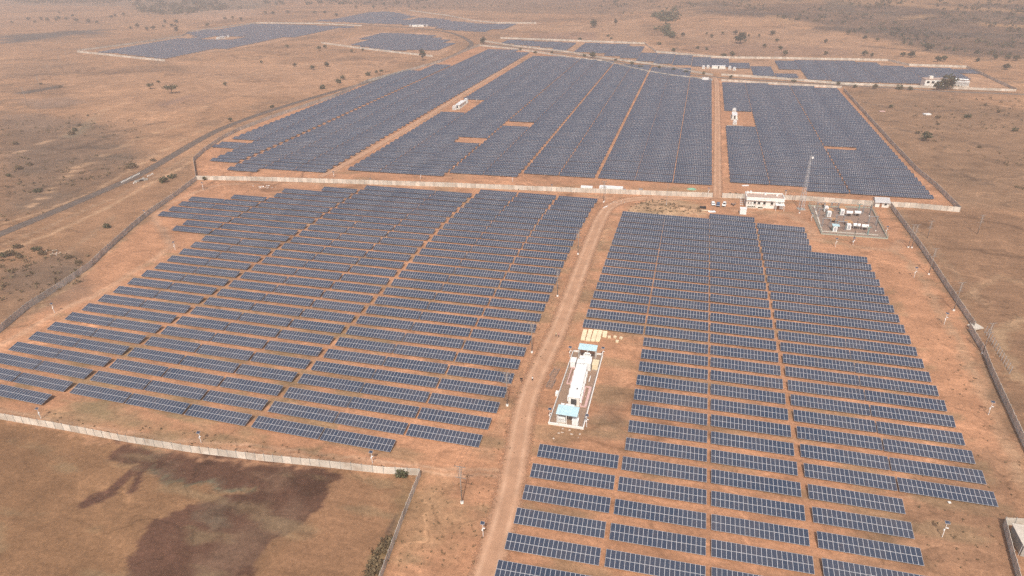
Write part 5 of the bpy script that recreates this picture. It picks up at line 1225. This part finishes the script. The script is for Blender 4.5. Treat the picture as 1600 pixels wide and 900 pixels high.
# ------------------------------------------------------------------ small things on the ground
def slab_thing(name, label, cat, u, v, w, d_, h, m, rz=0, lift=0.0):
    x, y = G(u, v); t = thing(name, label, cat, (x, y, float(zf(x, y))), rz); b = MB(); b.box(0, 0, .1+lift, w, d_, h); b.build('sheet', M[m], t); b = MB(); b.box(-w*.3, 0, 0, .12, d_*.8, .1+lift); b.box(w*.3, 0, 0, .12, d_*.8, .1+lift); b.build('bearer', M['bark'], t)
    return t
slab_thing('sheet_stack', 'white sheets lying on the ground left of the cube cabin', 'sheets', 1112, 332, 3.4, 1.8, .25, 'white2', .3)
slab_thing('water_tank', 'flat black tank lying below the parked cars, above the panels', 'tank', 1098, 326, 3.0, 1.6, .9, 'black', .05)
slab_thing('plank_pile', 'thin pale plank pile beside the white sheets', 'planks', 1102, 330.5, 4.0, .8, .2, 'cream', .1)
slab_thing('white_board', 'white board lying behind the wall between gate and office', 'board', 1164.5, 290.5, 3.6, 1.4, .2, 'white2', .35)
slab_thing('pipe_bundle', 'white pipe bundle lying at the bend of the dirt road', 'pipes', 946, 324, .4, 3.2, .3, 'white2', -.5)
slab_thing('concrete_slab', 'pale tilted concrete slab closing the gap in the right dark wall', 'slab', 1523, 513.5, 3.4, 3.2, .4, 'concrete', .5, .5)
slab_thing('white_block', 'small white block on the ground below the near wall corner bush', 'block', 632, 741.5, 1.3, .25, .2, 'stone', .25)
slab_thing('white_sheet', 'tiny white roof sheet lying on the right plain past the far field', 'sheet', 1448, 179.5, 5.0, 3.0, .9, 'white2', .3)
slab_thing('pink_sheet', 'small pale pink sheet on the right plain nearer the far field', 'sheet', 1378, 174.5, 4.0, 2.4, .4, 'brick', .3)
slab_thing('white_tray', 'white tray on the bare ground below the last right panel row', 'tray', 1483, 786, .6, .5, .2, 'stone', .3)
for k, (u, v, n, lb) in enumerate([(80, 395, 22, 'outside the dark left wall'), (960, 315.5, 10, 'at the bend of the dirt road'), (410, 292, 24, 'between the left rows and the long wall'), (876, 676, 8, 'before the blue-roofed station')]):
    x, y = G(u, v); t = thing('rubble_heap', 'scattered pale rubble '+lb, 'rubble', (x, y, 0)); b = MB(); rr = random.Random(k)
    for i in range(n): b.blob(rr.gauss(0, 2.6), rr.gauss(0, 1.3), .08, rr.uniform(.15, .5), rr.uniform(.15, .4), rr.uniform(.1, .25), i, 0, 6, 4)
    b.build('stones', M['rubble'] if k != 2 else M['stone'], t)
x, y = G(814.5, 598); t = thing('sign_board', 'small black sign board on a post left of the dirt road', 'sign', (x, y, 0)); b = MB(); b.box(0, 0, 0, .07, .07, 1.5); b.build('post', M['darksteel'], t); b = MB(); b.box(0, -.05, 1.2, .9, .04, .6); b.build('panel', M['black'], t)
gs = MB(); gs.box(0, 0, 0, .42, .42, .9, 0, 0, .75); gsm = gs.mesh('guard_stone', M['stone'])
for side, (a, b_, n) in enumerate([((190, 286), (218, 272), 16), ((209, 287), (239, 272.5), 16)]):
    for k in range(n):
        if side == 1 and k in (9, 10): continue
        u = a[0]+(b_[0]-a[0])*k/(n-1); v = a[1]+(b_[1]-a[1])*k/(n-1); x, y = G(u, v)
        o = link('guard_stone', gsm); o.location = (x, y, 0); o.rotation_euler.z = .8+rng.uniform(-.2, .2)
        tag(o, 'white guard stone, %s edge of culvert road, %s from near end' % ('upper left' if side == 0 else 'lower right', ORD[k+1]), 'guard stone', 'white guard stones at the culvert')
cv = thing('culvert', 'dark culvert opening under the asphalt road at the guard stones', 'culvert', (*G(221, 283), 0), .95); b = MB(); b.box(0, 0, 0, 7, .5, 1.1); b.build('headwall', M['concrete2'], cv); b = MB(); b.box(0, -.27, .05, 2.2, .06, .85); b.build('opening', M['dark'], cv)
pf = thing('post_fence', 'short row of leaning thin posts with rails outside the right dark wall', 'fence', (*G(1538, 520), 0)); A_ = G(1538, 520); B_ = G(1577, 584); L = math.hypot(B_[0]-A_[0], B_[1]-A_[1]); dx, dy = (B_[0]-A_[0])/L, (B_[1]-A_[1])/L
for k in range(14):
    b = MB(); q = L*k/13; b.tube((dx*q, dy*q, -.1), (dx*q+.9, dy*q+1.3, 2.0), .07, .06, 5); b.build('post', M['steel'], pf)
for zz in (.7, 1.7):
    b = MB(); o_ = zz/2.1; b.tube((.9*o_, 1.3*o_, zz), (dx*L+.9*o_, dy*L+1.3*o_, zz), .035, .035, 4); b.build('rail', M['steel'], pf)

# ------------------------------------------------------------------ building at the lower right corner
wall('compound_wall', 'dark grey compound wall running down at the lower right corner', wpts([(1567, 821), (1580, 872), (1596, 930)]), 2.2)
wall('compound_wall', 'pale back wall of the small compound at the right edge', wpts([(1568, 820), (1600, 821.5), (1640, 824)]), 2.2)
xr, yr = G(1584, 819, 3.0, False); xl, yl = G(1597, 852, 3.0, False)
bd = thing('pump_house', 'grey concrete house with a pale flat roof at the lower right corner', 'building', ((xr+xl)/2+.2, (yr+yl)/2, 0), 0.0)
D_ = yr-yl
b = MB(); b.box(3.0, 0, 0, 6.0, D_, 2.9); b.build('wall', M['concrete2'], bd)
b = MB(); b.box(3.0, 0, 2.9, 6.5, D_+.4, .16); b.build('roof', M['concrete'], bd)
b = MB(); b.box(2.0, -D_/2-.02, .1, 1.0, .06, 2.0); b.build('door', M['darksteel'], bd)
b = MB(); b.tube((-.3, -D_/2+.1, 0), (-.3, -D_/2+.1, 2.9), .06, .06, 6); b.build('drainpipe', M['frame'], bd)

# ------------------------------------------------------------------ far white building at the corridor
x, y = G(1462, 136); fb = thing('white_house', 'distant two-storey cream house behind the dark tree at the corridor wall', 'building', (x-2, y+3, 0), .1)
b = MB(); b.box(0, 0, 0, 17, 9, 6.4); b.build('wall', M['white'], fb); b = MB(); b.box(0, 0, 6.4, 17.5, 9.5, .5); b.build('roof', M['roofclay'], fb)
for k in range(4):
    b = MB(); b.box(-6+k*4, -4.53, 3.4, 2.2, .08, 1.8); b.build('window', M['winglass'], fb)
b = MB(); b.box(0, -4.53, .1, 1.4, .08, 2.2); b.build('door', M['door'], fb); b = MB(); b.box(-3, 0, 6.9, 3, 3, 2.2); b.build('stair_tower', M['white'], fb)
for u, v, lb in [(1492, 134, 'left'), (1500, 134.5, 'middle'), (1507, 135, 'right')]:
    gx_, gy_ = G(u, v); transformer('white transformer beside the distant cream house, %s of three' % lb, gx_, gy_, 0, 2.4)

# ------------------------------------------------------------------ vehicles by the office
def car(label, u, v, rz, paint, suv=False):
    x, y = G(u, v); t = thing('parked_car', label, 'car', (x, y, 0), rz, 'vehicles parked before the office')
    h = .3 if suv else 0.0; w = 1.72
    b = MB(); pr = [(-2.05, .35), (-2.1, .75), (-1.95, .95+h*.3), (-1.0, 1.02+h*.3), (2.0, .98+h*.3), (2.12, .8), (2.1, .35)]
    b.prism(pr, -w/2, w/2)
    tp = 1.48+h; vs = []
    for z, a, c, q in ((.98+h*.3, -1.05, 1.75, w/2-.04), (tp, -.35, 1.45, w/2-.2)):
        vs += [(-q, a, z), (q, a, z), (q, c, z), (-q, c, z)]
    b.add(vs, [(3, 2, 1, 0), (4, 5, 6, 7), (0, 1, 5, 4), (1, 2, 6, 5), (2, 3, 7, 6), (3, 0, 4, 7)]); b.build('body', M[paint], t)
    def gl(name, pts):
        g = MB(); g.add(pts, [(0, 1, 2, 3)]); g.build(name, M['winglass'], t)
    z0, z1 = 1.03+h*.3, tp-.07
    gl('windscreen', [(-.72, -1.02, z0), (.72, -1.02, z0), (.62, -.42, z1), (-.62, -.42, z1)]); gl('rear_window', [(.7, 1.76, z0), (-.7, 1.76, z0), (-.6, 1.5, z1), (.6, 1.5, z1)])
    for s in (-1, 1): gl('side_window', [(s*.83, -.8, z0+.02), (s*.83, 1.5, z0+.02), (s*.68, 1.35, z1), (s*.68, -.3, z1)])
    for sx in (-1, 1):
        for sy in (-1.3, 1.3):
            q = MB(); q.tube((sx*.62, sy, .33), (sx*.89, sy, .33), .33, .33, 14); wo = q.build('wheel', M['rubber'], t); q = MB(); q.tube((sx*.885, sy, .33), (sx*.9, sy, .33), .2, .19, 10); q.build('rim', M['frame'], wo)
        q = MB(); q.box(sx*.62, -2.08, .68, .36, .1, .18); q.build('headlight', M['frame'], t)
        q = MB(); q.box(sx*.93, -.75, 1.0, .18, .1, .13); q.build('mirror', M[paint], t)
    q = MB(); q.box(0, -2.12, .42, 1.3, .05, .16); q.build('grille', M['black'], t)
car('white hatchback, leftmost vehicle parked before the office', 1114, 320, .1, 'carwhite')
car('slate blue car between the two white ones before the office', 1122, 321.5, -.05, 'carblue')
car('white high-roofed car, right of the slate blue one before the office', 1131.5, 321.5, -.15, 'carwhite', True)
for u, v, lb, rz in [(1143.5, 320.5, 'left', .4), (1146, 321.5, 'middle', .1), (1148.3, 320, 'right', -.2)]:
    x, y = G(u, v); t = thing('motorbike', 'dark motorbike parked right of the cars, %s of three' % lb, 'motorbike', (x, y, 0), rz, 'motorbikes right of the cars')
    for sy in (-.65, .65):
        w = MB(); w.tube((-.06, sy, .3), (.06, sy, .3), .3, .3, 14); w.build('wheel', M['rubber'], t)
    b = MB(); b.bar((0, -.65, .3), (0, -.4, .95), .07); b.bar((0, -.4, .8), (0, .1, .45), .09); b.bar((0, .1, .45), (0, .65, .3), .08); b.box(0, .05, .3, .3, .45, .35); b.build('frame', M['darksteel'], t)
    b = MB(); b.blob(0, -.18, .82, .17, .32, .16, 3); b.build('fuel_tank', M['carblue'], t); b = MB(); b.box(0, .35, .74, .26, .75, .1); b.build('seat', M['black'], t)
    b = MB(); b.tube((-.36, -.38, 1.0), (.36, -.38, 1.0), .025, .025, 6); b.build('handlebar', M['frame'], t); b = MB(); b.tube((0, -.52, .86), (0, -.6, .86), .1, .09, 10); b.build('headlight', M['frame'], t)

# ------------------------------------------------------------------ people on the dirt road
def person(label, u, v, rz, shirt, step=.18, arm=.12):
    V = []; E_ = []; RD = []
    def pt(p, r, par=None):
        V.append(p); RD.append(r)
        if par is not None: E_.append((par, len(V)-1))
        return len(V)-1
    pel = pt((0, 0, .95), .145); wst = pt((0, 0, 1.10), .125, pel); chs = pt((0, .01, 1.30), .15, wst); shl = pt((0, .01, 1.42), .11, chs)
    nk = pt((0, 0, 1.50), .055, shl); jaw = pt((0, -.02, 1.57), .075, nk); hd = pt((0, -.005, 1.65), .095, jaw); pt((0, 0, 1.715), .06, hd); pt((0, -.115, 1.615), .014, hd)
    for s in (-1, 1):
        pt((s*.088, 0, 1.62), .016, hd)
        hp = pt((s*.095, 0, .88), .10, pel); kn = pt((s*.105, -s*step*.5-.02, .50), .062, hp); an = pt((s*.105, -s*step+.02, .10), .042, kn); pt((s*.115, -s*step-.13, .04), .036, an)
        sh = pt((s*.185, .01, 1.40), .062, shl); el = pt((s*.235, .03+s*arm*.4, 1.13), .046, sh); wr = pt((s*.245, -.06+s*arm, .89), .032, el); pa = pt((s*.245, -.075+s*arm, .82), .034, wr)
        for f, (dx, L) in enumerate(((-.028, .07), (-.010, .085), (.010, .08), (.028, .06))):
            k1 = pt((s*.245, -.085+s*arm+dx, .775), .010, pa); pt((s*.238, -.09+s*arm+dx, .775-L), .008, k1)
        pt((s*.225, -.13+s*arm, .79), .010, pa)
    me = bpy.data.meshes.new('person_wire'); me.from_pydata(V, E_, []); o = bpy.data.objects.new('person_wire', me); COL.objects.link(o)
    md = o.modifiers.new('s', 'SKIN'); sv = me.skin_vertices[0].data
    for i, r in enumerate(RD): sv[i].radius = (r, r)
    sv[0].use_root = True
    sb = o.modifiers.new('d', 'SUBSURF'); sb.levels = 2; sb.render_levels = 2
    dg = bpy.context.evaluated_depsgraph_get(); bm_ = bpy.data.meshes.new_from_object(o.evaluated_get(dg)); bpy.data.objects.remove(o)
    x, y = G(u, v); t = thing('person', label, 'person', (x, y, 0.0), rz)
    bm_.name = 'body'
    for mm in ('skin', 'trousers', shirt, 'hair'): bm_.materials.append(M[mm])
    idx = []
    for p in bm_.polygons:
        c = p.center
        if c.z > 1.66 or (c.z > 1.56 and c.y > .03): k = 3
        elif c.z > 1.485 or (abs(c.x) > .19 and c.z < 1.16): k = 0
        elif c.z > .93: k = 2
        elif c.z > .075: k = 1
        else: k = 3
        idx.append(k)
    bm_.polygons.foreach_set('material_index', idx); bm_.polygons.foreach_set('use_smooth', [True]*len(idx))
    link('body', bm_, t); return t
person('person in a cream shirt and dark trousers standing on the road, left of two', 868.7, 526, 2.2, 'shirt_cream')
person('person in a pink shirt and dark trousers standing on the road, right of two', 873, 526.7, -1.2, 'shirt_pink', .1)
person('person in a white shirt walking alone on the road beside the steel frames', 832, 595.5, .3, 'shirt_white', .26, .2)

# ------------------------------------------------------------------ the air
hz = bpy.data.materials.new('haze_air'); n, l = nodes_of(hz); n.remove(n['Principled BSDF'])
pv = n.new('ShaderNodeVolumePrincipled'); pv.inputs['Color'].default_value = (0.96, 0.905, 0.87, 1); pv.inputs['Density'].default_value = HAZE_DENSITY; pv.inputs['Anisotropy'].default_value = 0.35
l.new(pv.outputs[0], n['Material Output'].inputs['Volume'])
b = MB(); b.box(0, 7600, -1.5, 29000, 17400, 146); o = b.build('haze', hz); o['kind'] = 'stuff'
